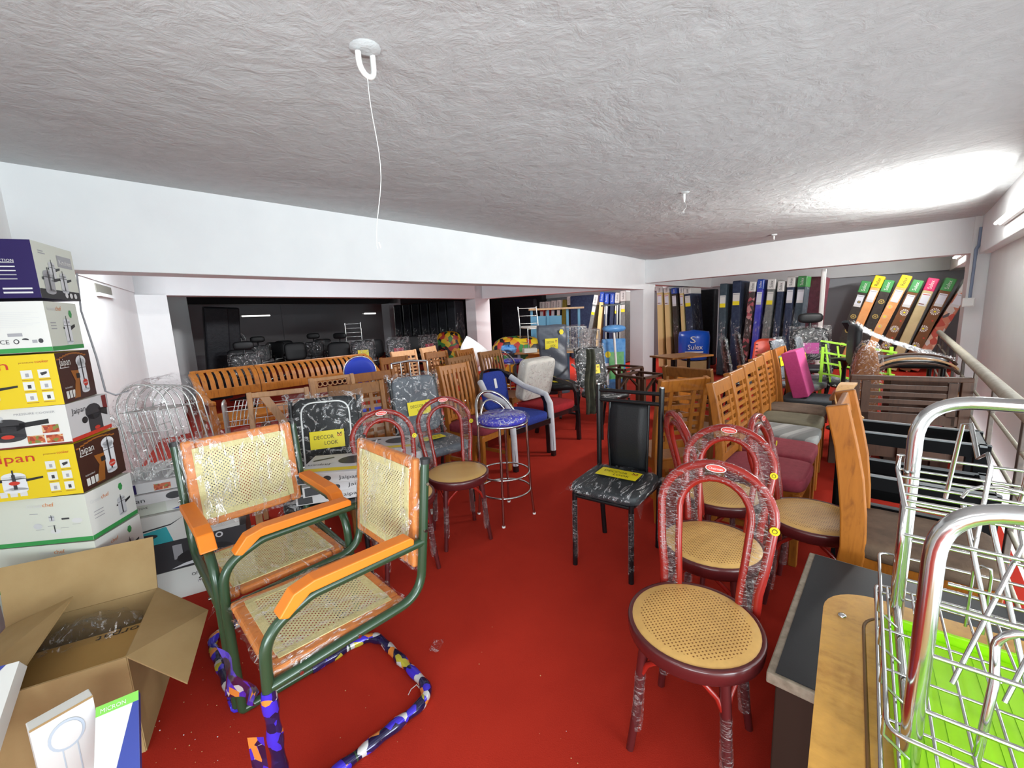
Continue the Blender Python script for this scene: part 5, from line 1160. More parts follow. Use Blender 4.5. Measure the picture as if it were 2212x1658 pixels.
def basket(label, loc, rz, w_, d, h):
    t = T('wire_basket', label, 'basket', loc, rz, 'plastic wrapped wire baskets on the table')
    for z in (0, h * .5, h): mb = MB(); mb.tube(fillet([(-w_ / 2, -d / 2, z + .004), (w_ / 2, -d / 2, z + .004), (w_ / 2, d / 2, z + .004), (-w_ / 2, d / 2, z + .004)], .04, 4, True), .005, M['wire'], 6, True); mb.build('ring', t)
    for k in range(7): x = -w_ / 2 + w_ * (k + .5) / 7; mb = MB(); mb.tube([V(x, -d / 2, h), V(x, -d / 2, .004), V(x, d / 2, .004), V(x, d / 2, h)], .0035, M['wire'], 5); mb.build('rib', t)
    for k in range(4): y = -d / 2 + d * (k + .5) / 4; mb = MB(); mb.tube([V(-w_ / 2, y, h), V(-w_ / 2, y, .008), V(w_ / 2, y, .008), V(w_ / 2, y, h)], .0035, M['wire'], 5); mb.build('rib', t)
    mb = MB(); mb.cushion((0, 0, h * .55), (w_ + .05, d + .05, h * 1.12), M['rackfilm'], .3, 18); mb.build('plastic_wrap', t)
q = atY(1245, 755, 8.0); basket('white wire basket in plastic on the table, behind the other basket', (q.x, 8.16, .75), .1, .40, .24, .42)
q = atY(1281, 760, 7.9); basket('white wire basket in plastic at the right end of the table', (q.x - .05, 7.92, .75), -.1, .34, .2, .36)
# tall covered office chair with yellow card
def covered_chair():
    q = at(1197, 812, .6); t = T('covered_chair', 'tall chair under a grey cover with a yellow card in the middle room', 'chair', (.62, 6.05, 0), math.radians(192))
    mb = MB()
    def fn(u, v):
        a = (u - .5) * 2; z = .30 + .98 * v; return V(-a * (.205 + .012 * math.sin(v * 9)), .03 * (1 - a * a) - .12 * v + .012 * math.sin(v * 22 + a * 3), z)
    mb.sheet(fn, 12, 24, M['greycover']); cv = mb.build('cover', t, solid=.05)
    yellow_tag(cv, (.03, -.02, 1.02), V(-1, 0, 0), V(0, 0, 1), .19, .15); mb = MB(); f = Face(mb, V(-.12, -.06, 1.18), V(-1, 0, 0), UP); f.ell(0, 0, .035, .04, M['yellow'], .04, 6); mb.build('round_card', cv)
    mb = MB(); mb.cushion((0, .22, .46), (.46, .46, .10), M['blackvinyl'], .35, 20); s_ = mb.build('seat', t); yellow_tag(s_, (0, .24, .515), V(-1, 0, 0), V(0, -1, 0), .22, .14)
    mb = MB(); mb.tube([(0, .2, .42), (0, .2, .08)], .03, M['chrome'], 10); mb.build('gas_column', t)
    for k in range(5): a = k * 2 * PI / 5; mb = MB(); mb.bar((0, .2, .09), (.28 * math.cos(a), .2 + .28 * math.sin(a), .05), .05, .03, M['blackmetal'], w1=.03, h1=.02); mb.build('base_arm', t)
    mb = MB(); mb.tube(fillet([(-.25, .3, .42), (-.27, .3, .66), (-.27, -.02, .70)], .06, 5), .018, M['paper'], 8); mb.build('armrest', t); mb = MB(); mb.tube(fillet([(.25, .3, .42), (.27, .3, .66), (.27, -.02, .70)], .06, 5), .018, M['blackmetal'], 8); mb.build('armrest', t)
covered_chair()
q = at(1107, 776, .755); dup(BS, (q.x, q.y, 0), math.radians(-60), 'chrome bar stool with a round blue seat far back beside the white pillar')
# ---------------------------------------------------------------- mattresses standing and leaning in the back rooms
def quilt(name, c1, c2, sc=18, bump=.35, rough=.5): return mottled(name, c1, c2, sc, rough, bump, 45)
MM = {
 'navy': quilt('navy_quilt', (.012, .02, .055, 1), (.03, .045, .09, 1)), 'teal': quilt('slate_quilt', (.03, .05, .07, 1), (.055, .08, .10, 1)), 'grey': quilt('grey_quilt', (.12, .13, .13, 1), (.20, .21, .20, 1)),
 'maroon': quilt('maroon_quilt', (.07, .012, .022, 1), (.14, .03, .05, 1), 10), 'pinkf': cells('pink_flower_quilt', 14, [(0, (.05, .03, .028, 1)), (.6, (.36, .07, .09, 1)), (.8, (.5, .22, .22, 1))], .5), 'blue': quilt('royal_blue_quilt', (.03, .03, .40, 1), (.10, .10, .5, 1), 6),
 'foam': plain('yellow_foam', (.66, .50, .22, 1), .8), 'olive': quilt('olive_quilt', (.15, .13, .02, 1), (.2, .17, .03, 1)), 'red': quilt('red_quilt', (.22, .012, .015, 1), (.30, .02, .02, 1)), 'black': quilt('black_quilt', (.008, .009, .013, 1), (.016, .018, .024, 1)),
 'dkbrown': quilt('dark_brown_quilt', (.035, .028, .024, 1), (.05, .042, .036, 1)), 'brown': quilt('brown_quilt', (.20, .085, .03, 1), (.16, .065, .024, 1), 6), 'peach': quilt('peach_quilt', (.72, .30, .10, 1), (.78, .40, .16, 1), 5), 'cream': quilt('cream_quilt', (.58, .47, .26, 1), (.52, .42, .22, 1), 8),
 'floral': cells('red_floral_quilt', 9, [(0, (.55, .20, .12, 1)), (.3, (.62, .56, .52, 1)), (.55, (.50, .08, .05, 1)), (.75, (.10, .09, .10, 1)), (.85, (.66, .40, .28, 1))], .5)}
CAP = {'green': plain('green_cap', (.05, .27, .07, 1), .3), 'yellow': plain('yellow_cap', (.80, .58, .01, 1), .3), 'pink': plain('magenta_cap', (.62, .02, .12, 1), .3), 'white': plain('white_cap', (.66, .66, .64, 1), .3), 'blue': plain('blue_cap', (.02, .07, .42, 1), .3)}
M['labelblue'] = plain('pale_label', (.66, .68, .74, 1), .4)
def hitA(px, py, a): d = ray(px, py); return CAM + d * ((a - CAM.dot(A)) / d.dot(A))
def mattress(label, top, low, a, th, body, cap=None, card=None, word='Sulex', deco=None, depth=.85, caplen=.22, group='mattresses standing on end', film_=True, hdir=None, n=None):
    # top, low: photograph pixels of the visible edge's upper end and of a point lower on it; a: distance along the railing direction
    h = hdir or B; P = hitA(*top, a); Q = hitA(*low, a); u = (P - Q); u = u - A * u.dot(A); u.normalize(); Lm = P.z / u.z; base = P - u * Lm
    x = u.cross(A).normalized()
    if x.dot(B) < 0: x = -x
    nrm = -A; t = T('mattress', label, 'mattress', base, 0, group); Rm = Matrix((x, -nrm, u)).transposed().to_4x4()     # local x across, y away, z up along the mattress
    zb = .012 + abs(x.z) * th / 2 / max(.2, u.z)
    mb = MB(); mb.box((0, depth / 2, (Lm + zb) / 2), (th, depth, Lm - zb), MM[body])
    if deco: deco(Face(mb, V(-th / 2, 0, 0), V(1, 0, 0), V(0, 0, 1)), th, Lm)
    o = mb.build('body', t, .02 if not deco else 0, 3, mw=Rm)
    f_ = lambda mb: Face(mb, V(-th / 2, 0, 0), V(1, 0, 0), V(0, 0, 1))
    if cap:
        mb = MB(); mb.box((0, depth * .5, Lm - caplen / 2 + .004), (th + .008, depth + .008, caplen), CAP[cap]); f = Face(mb, V(0, -.0045, Lm - caplen * .5), V(0, 0, 1), V(-1, 0, 0)); f.text(word, -caplen * .32, -th * .18, th * .55, M['ink'] if cap in ('white', 'yellow') else M['card_white'], .001, width=caplen * .66); mb.build('end_cap', t, .015, mw=Rm)
    if card:
        z = Lm - caplen - .06; mb = MB(); f = f_(mb); f.rect(th * .12, z - .22, th * .76, .24, M['labelblue'] if card != 'yellow' else M['card_white'], .003)
        f.rect(th * .12, z - .22, th * .76, .08 if card == 'yellow' else .05, M['yellow'] if card == 'yellow' else M['print_pale'], .004); f.rect(th * .16, z - .01, th * .68, .012, M['inkred'] if card == 'red' else M['print_grey'], .004)
        if card == 'red': f.rect(th * .16, z - .19, th * .5, .014, M['print_maroon'], .005)
        mb.build('label_card', t, mw=Rm)
    if film_: film_block(t, (0, depth / 2, Lm / 2), (th + .03, depth + .03, Lm + .0), Rm, 'plastic_wrap', M['mfilm'], .05, .008, (), 10)
    return t
M['mfilm'] = film('mattress_wrap', .06, (.8, .83, .86, 1), .10, 5, True, (1, 1, .5))
PET = plain('petal_white', (.74, .72, .66, 1), .6)
def daisies(f, th, L):
    r = random.Random(int(L * 1000))
    for z in [L - .62 - .34 * k for k in range(4)]:
        u = th * (.25 + .5 * (r.random())); R_ = th * .42
        for k in range(12):
            a = k * 2 * PI / 12; c, s_ = math.cos(a), math.sin(a); pts = [(u + R_ * .25 * c, z + R_ * .25 * s_), (u + R_ * c - R_ * .16 * s_, z + R_ * s_ + R_ * .16 * c), (u + R_ * c + R_ * .16 * s_, z + R_ * s_ - R_ * .16 * c)]
            pts = [(min(th * .98, max(.002, p)), q) for p, q in pts]; f.poly(pts, PET, .002)
        f.ell(u, z, R_ * .26, R_ * .26, M['yellow'], .003, 10); f.ell(th * .7, z - .17, th * .10, th * .10, M['inkred'], .002, 8)
def squares(f, th, L):
    for z in [L - .42 - .30 * k for k in range(5)]:
        f.ell(th * .55, z, th * .34, th * .32, M['sq'], .002, 6); f.ell(th * .55, z, th * .22, th * .2, MM['dkbrown'], .003, 6); f.ell(th * .55, z, th * .12, th * .11, M['sq'], .004, 6)
M['sq'] = plain('gold_print', (.42, .30, .08, 1), .5)
def blossoms(f, th, L):
    for z in [L - .62 - .2 * k for k in range(4)]: f.ell(th * .35, z, th * .3, th * .28, M['blos'], .002, 8); f.ell(th * .35, z, th * .12, th * .12, M['yellow'], .003, 8)
M['blos'] = plain('blossom_print', (.70, .45, .22, 1), .6)
aw = K.dot(A) + 2.3
GL = 'mattresses leaning by the right end of the back wall'
lean = [('dark brown mattress with a green cap, leftmost of the leaning row', (1872, 607), (1822, 735), 'dkbrown', 'green', 'blue', squares), ('peach mattress with a yellow cap, second of the leaning row', (1902, 596), (1840, 735), 'peach', 'yellow', 'blue', None),
        ('dark brown mattress with a green cap between the two peach mattresses', (1922, 605), (1868, 735), 'dkbrown', 'green', None, squares), ('peach flowered mattress with a yellow cap, fourth of the leaning row', (1960, 595), (1885, 740), 'peach', 'yellow', 'blue', blossoms),
        ('brown daisy mattress with a green cap, fifth of the leaning row', (1985, 605), (1920, 735), 'brown', 'green', 'blue', daisies), ('cream mattress with a magenta cap in the leaning row', (2018, 601), (1955, 735), 'cream', 'pink', 'red', None),
        ('wide brown daisy mattress with a green cap, next to the rightmost leaning one', (2056, 601), (1985, 740), 'brown', 'green', 'blue', daisies), ('red flowered mattress with a white cap at the right end of the leaning row', (2100, 603), (2005, 750), 'floral', 'white', 'blue', None)]
for k, (lb, tp, lo_, bd, cp_, cd, dc) in enumerate(lean):
    mattress(lb, tp, lo_, aw + .55, .155, bd, cp_, cd, 'Relax' if cp_ == 'yellow' else 'Sulex', dc, .7, .24, GL, False)
GS = 'mattresses standing by the back wall'
a2 = K.dot(A) + .95
stand = [('dark slate mattress with a yellow label, leftmost of the standing row', (1563, 612), (1556, 760), 'teal', None, 'yellow', .17), ('dark maroon banded mattress in shiny wrap, second of the standing row', (1592, 606), (1585, 760), 'navy', None, 'yellow', .20),
         ('dark pink-flowered mattress with a white cap in the standing row', (1627, 608), (1611, 735), 'pinkf', 'white', None, .14), ('royal blue mattress with a blue cap in the standing row', (1644, 603), (1630, 735), 'blue', 'blue', 'blue', .14),
         ('grey mattress with a yellow label and white cap in the standing row', (1668, 602), (1652, 735), 'grey', 'white', 'yellow', .16), ('navy mattress with a low white cap in the standing row', (1688, 607), (1674, 735), 'navy', 'white', None, .13),
         ('navy mattress with a white cap and small label in the standing row', (1710, 597), (1696, 740), 'navy', 'white', 'blue', .15), ('grey mattress with a green cap in the standing row', (1734, 596), (1716, 740), 'teal', 'green', 'blue', .16), ('tall maroon mattress at the right end of the standing row, behind the white pipe', (1765, 597), (1752, 690), 'maroon', None, None, .30)]
for lb, tp, lo_, bd, cp_, cd, th in stand: mattress(lb, tp, lo_, a2 + .5 * (bd == 'maroon'), th * .82, bd, cp_, cd, 'Sulex', None, .8, .20, GS)
GP = 'mattresses behind the corner pillar'
for lb, tp, lo_, bd, cp_, cd, th in (('yellow foam mattress nearest the corner pillar', (1424, 620), (1427, 740), 'foam', 'white', 'red', .15), ('second yellow foam mattress from the corner pillar', (1439, 620), (1444, 740), 'foam', 'white', 'red', .14), ('narrow dark brown mattress with a blue cap between the yellow foam mattresses', (1455, 622), (1460, 720), 'dkbrown', 'blue', 'blue', .13),
    ('third yellow foam mattress, beside the blue drum-printed mattress', (1471, 621), (1477, 740), 'foam', 'white', 'red', .10), ('navy mattress with a bright white cap, rightmost behind the pillar', (1484, 622), (1490, 720), 'navy', 'white', 'yellow', .17)):
    mattress(lb, tp, lo_, K.dot(A) + 1.7, th * .9, bd, cp_, cd, 'Sulex', None, .7, .14, GP, bd != 'foam')
t = T('mattress', 'big dark blue mattress standing with a blue printed lower half beside the black gap', 'mattress', V(4.75, 11.0, 0), dirz(-.8, -.6) + PI, 'mattresses behind the corner pillar')
mb = MB(); mb.box((0, 0, .93), (1.1, .2, 1.86), MM['black']); mb.build('body', t, .03)
q = atY(1499, 728, 9.3); t2 = T('printed_drum', 'blue round bag with white lettering standing before the big dark mattress', 'bag', (q.x, q.y, .30), math.radians(-15))
M['drumblue'] = plain('drum_blue', (.008, .08, .50, 1), .3)
mb = MB(); mb.lathe([(.001, .0), (.27, .02), (.31, .12), (.32, .5), (.30, .62), (.001, .66)], M['drumblue'], 28); mb.build('body', t2)
mb = MB(); f = Face(mb, V(-.02, -.335, .26), V(1, 0, 0), UP); f.text('Sulex', 0, 0, .15, M['card_white'], 0, True, .30); f.text('S', -.05, .14, .2, M['card_white'], 0, True, .12); f.rect(-.2, -.07, .36, .03, M['print_pale']); mb.build('lettering', t2)
mb = MB(); mb.box((0, 0, .15), (.5, .5, .30), M['kraft']); o = mb.build('support_carton'); o.location = (q.x, q.y + .02, 0); tag(o, 'plain carton under the blue round bag, mostly hidden', 'box')
# mattresses in the middle room
am = K.dot(A) + 2.2
GM = 'mattresses at the back of the middle room'
for lb, tp, lo_, bd, cp_, cd, th, dp in (('red mattress with a white top, left of the pair in the middle room', (1170, 652), (1170, 690), 'red', 'white', 'blue', .22, .5), ('second red mattress in the middle room', (1182, 651), (1182, 690), 'red', 'white', 'blue', .2, .5),
    ('black mattress with a white script cap in the middle room', (1195, 649), (1194, 690), 'black', 'white', 'blue', .2, .5), ('black mattress with a white script cap, next to the olive mattress', (1207, 648), (1206, 690), 'black', 'white', 'yellow', .2, .5), ('olive mattress in the middle room', (1219, 647), (1217, 690), 'olive', None, None, .2, .5),
    ('black mattress with a large white cap in front of the wide navy mattress', (1229, 640), (1231, 700), 'black', 'white', None, .2, .5), ('grey mattress with a white cap leaning left in the middle room', (1288, 637), (1275, 708), 'grey', 'white', 'yellow', .17, .7), ('yellow foam mattress with a blue cap in the middle room', (1301, 631), (1294, 705), 'foam', 'blue', None, .16, .7),
    ('navy mattress with a blue cap in the middle room', (1311, 634), (1307, 705), 'navy', 'blue', 'blue', .16, .7), ('navy studded mattress with a blue cap in the middle room', (1323, 634), (1320, 705), 'navy', 'blue', None, .16, .7), ('navy mattress with a yellow label near the corner pillar', (1334, 632), (1330, 705), 'navy', 'white', 'yellow', .16, .7), ('grey mattress with a white cap nearest the corner pillar in the middle room', (1346, 628), (1345, 700), 'grey', 'white', 'yellow', .2, .7)):
    mattress(lb, tp, lo_, am if dp > .6 else am + .9, th * .78, bd, cp_, cd, 'Sulex', None, dp, .28, GM, False)
q = hitA(1258, 640, am + .5); t = T('mattress', 'wide navy mattress standing flat-on in the middle room', 'mattress', (q.x, q.y, 0), math.atan2(B.y, B.x) , GM)
mb = MB(); mb.box((0, .1, .97), (.95, .15, 1.94), MM['navy']); mb.build('body', t, .03)
q = hitA(1115, 645, am + .3); t = T('mattress', 'wide black mattress in the shadow at the left of the middle room', 'mattress', (q.x, q.y, 0), math.atan2(B.y, B.x), GM)
mb = MB(); mb.box((0, .1, .97), (1.5, .15, 1.94), MM['black']); mb.build('body', t, .03)
# blue bunk frame with a plank, steel clothes frame
t = T('bunk_frame', 'pale blue metal frame with a wooden plank on top in the middle room', 'frame', atY(1205, 700, 9.0) * 1, 0); t.location.z = 0
M['paleblue'] = plain('pale_blue_metal', (.10, .30, .46, 1), .45)
cx0 = t.location.x; c_ = lambda px: (px - 1205) / 920 * 9.2
mb = MB(); mb.box((c_(1201), 0, 1.535), (1.12, .4, .035), M['beech']); mb.build('plank', t)
for px in (1151, 1185, 1226, 1250):
    mb = MB(); mb.box((c_(px), .05, .76), (.05, .05, 1.52), M['paleblue']); mb.build('leg', t)
mb = MB(); mb.box((c_(1183), .08, 1.12), (.62, .03, .55), M['paleblue']); mb.build('back_panel', t)
t = T('clothes_frame', 'black and silver metal hanging frame left of the corner pillar', 'frame', atY(1328, 700, 8.9)); t.location.z = 0
mb = MB(); mb.bar((-.28, 0, 1.55), (.22, 0, 1.57), .03, .03, M['blackmetal']); mb.build('top_bar', t)
for x in (-.20, .03, .09): mb = MB(); mb.tube([(x, 0, 0), (x + .02, 0, 1.55)], .018, M['steel'], 8); mb.build('post', t)
# colourful covers, bags and bottles
M['jazz'] = cells('harlequin_print', 9, [(0, (.01, .01, .012, 1)), (.25, (.66, .30, .01, 1)), (.5, (.04, .22, .05, 1)), (.7, (.42, .03, .02, 1)), (.85, (.70, .50, .02, 1))], .45)
def soft(name, label, cat, p, size, mat, rz=0, e=.6, group=None, amp=.02, zoff=0):
    mb = MB(); mb.cushion((0, 0, size[2] / 2), size, mat, e, 22); r = random.Random(len(label)); mb.v = [tuple(q + r.uniform(-amp, amp) for q in v) for v in mb.v]; zmin = min(v[2] for v in mb.v); mb.v = [(v[0], v[1], v[2] - zmin) for v in mb.v]
    o = mb.build(name); o.location = p; o.rotation_euler = (0, 0, rz); return tag(o, label, cat, group)
q = atY(1102, 760, 8.45); soft('bean_bag', 'multicoloured harlequin bean bag behind the white pillar, on the right of it', 'bean bag', (q.x + .15, q.y, 0), (1.0, .7, 1.0), M['jazz'], 0, .5, 'harlequin bean bags')
q = atY(988, 742, 11.5); soft('bean_bag', 'multicoloured harlequin bean bag left of the white pillar', 'bean bag', (q.x - .22, q.y + .1, 0), (.7, .5, 1.05), M['jazz'], 0, .5, 'harlequin bean bags')
M['bluefilm'] = mottled('blue_polythene', (.05, .22, .55, 1), (.18, .40, .70, 1), 8, .25, .6, 14)
q = atY(1106, 752, 7.7); soft('plastic_bag', 'crumpled blue polythene bag beside the chrome chair on the table', 'bag', (q.x - .06, q.y, .75), (.26, .3, .13), M['bluefilm'], 0, .8, None, .025)
t = T('tub_chair', 'white oval plastic chair shell behind the left wooden chairs', 'chair', atY(1003, 752, 7.4), math.radians(20)); t.location.z = 0
mb = MB(); mb.lathe([(.02, 0), (.20, .08), (.26, .25), (.28, .42), (.272, .42), (.25, .25), (.19, .1), (.001, .03)], M['white'], 28, M=Matrix.Translation((0, 0, .62)) @ Matrix.Rotation(.7, 4, 'Y') @ Matrix.Scale(.75, 4, V(0, 1, 0))); mb.build('shell', t)
mb = MB(); mb.lathe([(.20, 0), (.20, .02), (.03, .05), (.025, .66), (.001, .66)], M['chrome'], 20); mb.build('pedestal', t)
# posters, mop and pole by the pillar
q = atY(1332, 785, 7.6); t = T('floor_mop', 'white mop pole with a blue patterned head standing upside down by the corner pillar', 'mop', (q.x, q.y, 0), .2)
mb = MB(); mb.tube([(.02, 0, 0), (-.05, 0, 1.08)], .022, M['white'], 8); mb.build('pole', t)
mb = MB(); mb.cushion((-.05, 0, 1.13), (.44, .22, .14), M['bluefilm'], .9, 16); mb.build('mop_head', t)
q = atY(1325, 790, 7.75); t = T('printed_bag', 'blue and green printed bag standing by the corner pillar', 'bag', (q.x, q.y, 0), .1)
M['pgreen'] = mottled('green_print', (.06, .35, .10, 1), (.25, .5, .25, 1), 6, .4, 0)
mb = MB(); mb.box((.02, .05, .47), (.44, .08, .94), M['bluefilm']); mb.build('bag_body', t, .02); mb = MB(); f = Face(mb, V(-.2, .008, 0), V(1, 0, 0), UP); f.rect(.12, .2, .28, .5, M['pgreen'], .002); f.ell(.1, .66, .05, .06, M['yellow'], .003); f.rect(.02, .1, .1, .4, M['labelblue'], .002); mb.build('print', t)
mb = MB(); mb.sheet(lambda u, v: V((u - .5) * (.10 + .06 * v) + .01 * math.sin(v * 9), .02 * math.sin(u * 14 + v * 3) - .04 * v, .76 - .74 * v), 12, 16, mottled('camouflage_cloth', (.03, .034, .024, 1), (.07, .07, .045, 1), 14, .9, .4, 40)); o = mb.build('cloth_cover', solid=.008); o.location = (.90, 4.80, .27); o.rotation_euler = (0, 0, .2); tag(o, 'camouflage cloth hanging on the left of the tall black wrapped chair', 'cloth')
# ---- right hand clutter between the chair row and the mattresses
t = T('wooden_box_table', 'thin topped table with a small wooden box on it behind the barred chairs', 'table', V(2.55, 6.35, 0), .35)
mb = MB(); mb.box((0, 0, .735), (.75, .5, .025), M['teak2']); mb.build('tabletop', t)
for x in (-.33, .33):
    for y in (-.2, .2): mb = MB(); mb.box((x, y, .36), (.035, .035, .72), M['blackmetal']); mb.build('leg', t)
q = at(1459, 790, .60); mb = MB(); mb.box((0, 0, .36), (.26, .26, .72), M['teak']); o = mb.build('wooden_box', bevel=.004); o.location = (2.05, 5.15, 0); o.rotation_euler = (0, 0, .3); tag(o, 'plain wooden pedestal box in front of the thin topped table', 'box')
# orange plastic chair
M['coral'] = plain('coral_plastic', (.80, .075, .03, 1), .4)
def plastic_chair(label, loc, rz):
    t = T('plastic_chair', label, 'chair', loc, rz); mb = MB()
    mb.sheet(lambda u, v: V((u - .5) * (.44 - .06 * v), -.20 - .10 * v + .06 * ((u - .5) * 2) ** 2, .45 + .40 * v - .06 * ((u - .5) * 2) ** 4 * v), 10, 8, M['coral']); bk = mb.build('backrest', t, solid=.012)
    for r_ in range(4):
        for k in range(6): mb = MB(); u = (k + .5) / 6; v = .3 + .15 * r_; y = -.20 - .10 * v + .06 * ((u - .5) * 2) ** 2; mb.box(((u - .5) * .36, y + .004, .45 + .40 * v), (.035, .018, .010), M['ink']); 
        mb.build('slot', bk)
    mb = MB(); mb.sheet(lambda u, v: V((u - .5) * .48, -.22 + .46 * v, .44 + .02 * (2 * u - 1) ** 2 - .03 * v ** 4), 10, 8, M['coral']); mb.build('seat', t, solid=.014)
    for sx in (-1, 1):
        for y in (-.2, .2): mb = MB(); mb.tube([(sx * .19, y, .43), (sx * .23, y * 1.2, 0)], .018, M['coral'], 8); mb.build('leg', t)
q = at(1657, 750, .82); plastic_chair('bright coral plastic chair with slotted back behind the right chair row', (atY(1657, 750, 7.2).x, 7.2, 0), dirz(-.5, -.87))
# side-on wrapped chairs
for lb, px, Y, rz_ in (('black wrapped chair seen edge-on, leftmost behind the right chair row', (1600, 735), 5.4, (.9, -.35)), ('black wrapped chair seen edge-on beside the coral plastic chair', (1625, 735), 6.2, (.9, -.4))):
    q = atY(*px, Y); padded_chair('wrapped_chair', lb, (q.x + .12, q.y, 0), dirz(*rz_), M['blackvinyl'], GW, 1.05, .42)
q = at(1690, 760, .98)
t = T('foam_seat_chair', 'wooden chair with a pink foam block leaning on its back and a dark grey seat', 'chair', (2.98, 4.12, 0), dirz(B.x, B.y))
for s_ in (-1, 1):
    mb = MB(); strip(mb, [(s_ * .23, -.25, 0), (s_ * .23, -.24, .45), (s_ * .23, -.28, .8), (s_ * .23, -.33, 1.0)], .045, .05, M['teak']); mb.build('back_post', t, .005)
    mb = MB(); mb.box((s_ * .23, .24, .21), (.045, .045, .42), M['teak']); mb.build('leg', t)
mb = MB(); mb.bar((-.23, -.325, .96), (.23, -.325, .96), .03, .08, M['teak']); mb.build('top_rail', t); mb = MB(); mb.bar((-.23, -.24, .41), (.23, -.24, .41), .03, .06, M['teak']); mb.build('apron', t)
mb = MB(); mb.cushion((0, .02, .47), (.46, .56, .12), M['greyf'], .3, 24); mb.build('seat', t)
M['pinkfoam'] = mottled('pink_foam', (.46, .055, .19, 1), (.40, .045, .16, 1), 60, .9, .3, 200)
mb = MB(); mb.box((0, 0, .23), (.42, .13, .46), M['pinkfoam']); o = mb.build('foam_block', bevel=.01); o.location = (2.94, 4.20, .53); o.rotation_euler = (.28, 0, dirz(B.x, B.y)); tag(o, 'pink foam block leaning on the wooden chair with the dark grey seat', 'foam')
for lb, px, Y, k in (('grey wrapped chair with a yellow card directly right of the pink foam block', (1740, 775), 5.05, 0), ('grey wrapped chair with a yellow card, second right of the pink foam block', (1785, 770), 5.35, 1), ('black wrapped chair seen edge-on in front of the lime plastic frames', (1848, 775), 5.0, 2)):
    q = atY(*px, Y); padded_chair('wrapped_chair', lb, (q.x - .02, q.y, 0), dirz(.55 + .1 * k, -.75 + .1 * k), M['greypad'] if k < 2 else M['blackvinyl'], GW, 1.02, .40, k < 2, True, False)
# office chair with headrest
def office_chair(name, label, loc, rz, H=1.2, head=True, wrap=False, card=None, group='office chairs', arms=True):
    t = T(name, label, 'chair', loc, rz, group)
    mb = MB(); mb.cushion((0, 0, .48), (.50, .48, .09), M['blackvinyl'], .4, 20); mb.build('seat', t)
    hb = H - .62 - (.16 if head else 0); mwb = Matrix.Translation((0, -.24, .58 + hb / 2)) @ Matrix.Rotation(.14, 4, 'X') @ Matrix(((-1, 0, 0, 0), (0, 0, 1, 0), (0, 1, 0, 0), (0, 0, 0, 1)))
    mb = MB(); mb.cushion((0, 0, 0), (.48, hb, .07), M['blackvinyl'], .4, 22, None, .5); bk = mb.build('backrest', t, mw=mwb)
    if card: mb = MB(); f = Face(mb, V(0, 0, .045), V(1, 0, 0), V(0, 1, 0)); f.rect(-.11, -hb * .3, .22, .16, M[card], .003); mb.build('card', bk)
    if wrap: film_block(bk, (0, 0, 0), (.52, hb + .06, .10), mat=M['filmdark'], amp=.012, n=10)
    if head: mb = MB(); mb.cushion((0, -.33, H - .06), (.32, .08, .15), M['blackvinyl'], .6, 18); mb.build('headrest', t); mb = MB(); mb.tube([(0, -.29, .9), (0, -.34, H - .1)], .018, M['blackmetal'], 6); mb.build('neck', t)
    if arms:
        for s_ in (-1, 1): mb = MB(); mb.tube(fillet([(s_ * .24, .05, .46), (s_ * .30, .05, .68), (s_ * .30, -.22, .70)], .06, 4), .018, M['blackmetal'], 7); mb.build('armrest', t)
    mb = MB(); mb.tube([(0, 0, .45), (0, 0, .08)], .026, M['blackmetal'], 8); mb.build('gas_column', t)
    for k in range(5): a = k * 2 * PI / 5; mb = MB(); mb.bar((0, 0, .09), (.29 * math.cos(a), .29 * math.sin(a), .05), .05, .03, M['blackmetal'], w1=.03, h1=.02); mb.build('base_arm', t)
    return t
q = atY(1755, 750, 6.2); oc = office_chair('office_chair', 'black wrapped executive chair with a headrest and magenta card behind the grey wrapped chairs', (q.x, q.y, 0), dirz(-.45, -.9), 1.27, True, True, 'mag') if M.setdefault('mag', plain('magenta_card', (.36, .02, .20, 1), .5)) else None
# lime plastic lattice frames
t = T('lattice_stand', 'lime green plastic lattice frame behind the black wrapped chair on the right', 'frame', atY(1838, 775, 4.9), -.5); M['limef'] = plain('lime_lattice', (.34, .66, .05, 1), .4); mb = MB()
t.location.z = 0
for z in (.55, .68, .80, .93): mb = MB(); mb.bar((-.30, 0, z + .06), (.38, -.10, z - .07), .03, .02, M['limef']); mb.build('lattice_bar', t)
for k in range(6): mb = MB(); x = -.25 + .11 * k; mb.bar((x, -.01 - .02 * k, .95 - .02 * k), (x + .07, -.02 - .02 * k, .50 - .02 * k), .018, .02, M['limef'], up=(0, 1, 0)); mb.build('lattice_bar', t)
for x in (-.28, .34): mb = MB(); mb.box((x, -.05, .46), (.03, .03, .92), M['limef']); mb.build('upright', t)
q = atY(1823, 800, 4.7); t = T('black_bracket', 'black T-shaped plastic stand in front of the lime frame', 'stand', (q.x, q.y, 0), -.4); mb = MB(); mb.lathe([(.12, 0), (.12, .02), (.02, .05), (.02, .70), (.04, .78), (.15, .81), (.001, .82)], M['blackmetal'], 18); mb.build('stand_body', t)
q = atY(1838, 735, 6.0); t = T('fan_stand', 'dark bent stand poking up before the leftmost leaning mattress', 'stand', (q.x, q.y, 0), 0); mb = MB(); mb.bar((.1, 0, 0), (.02, 0, 1.0), .07, .05, M['blackmetal']); mb.build('post', t); mb = MB(); mb.bar((.02, 0, .98), (-.14, -.05, 1.16), .08, .04, M['greyvinyl']); mb.build('head', t)
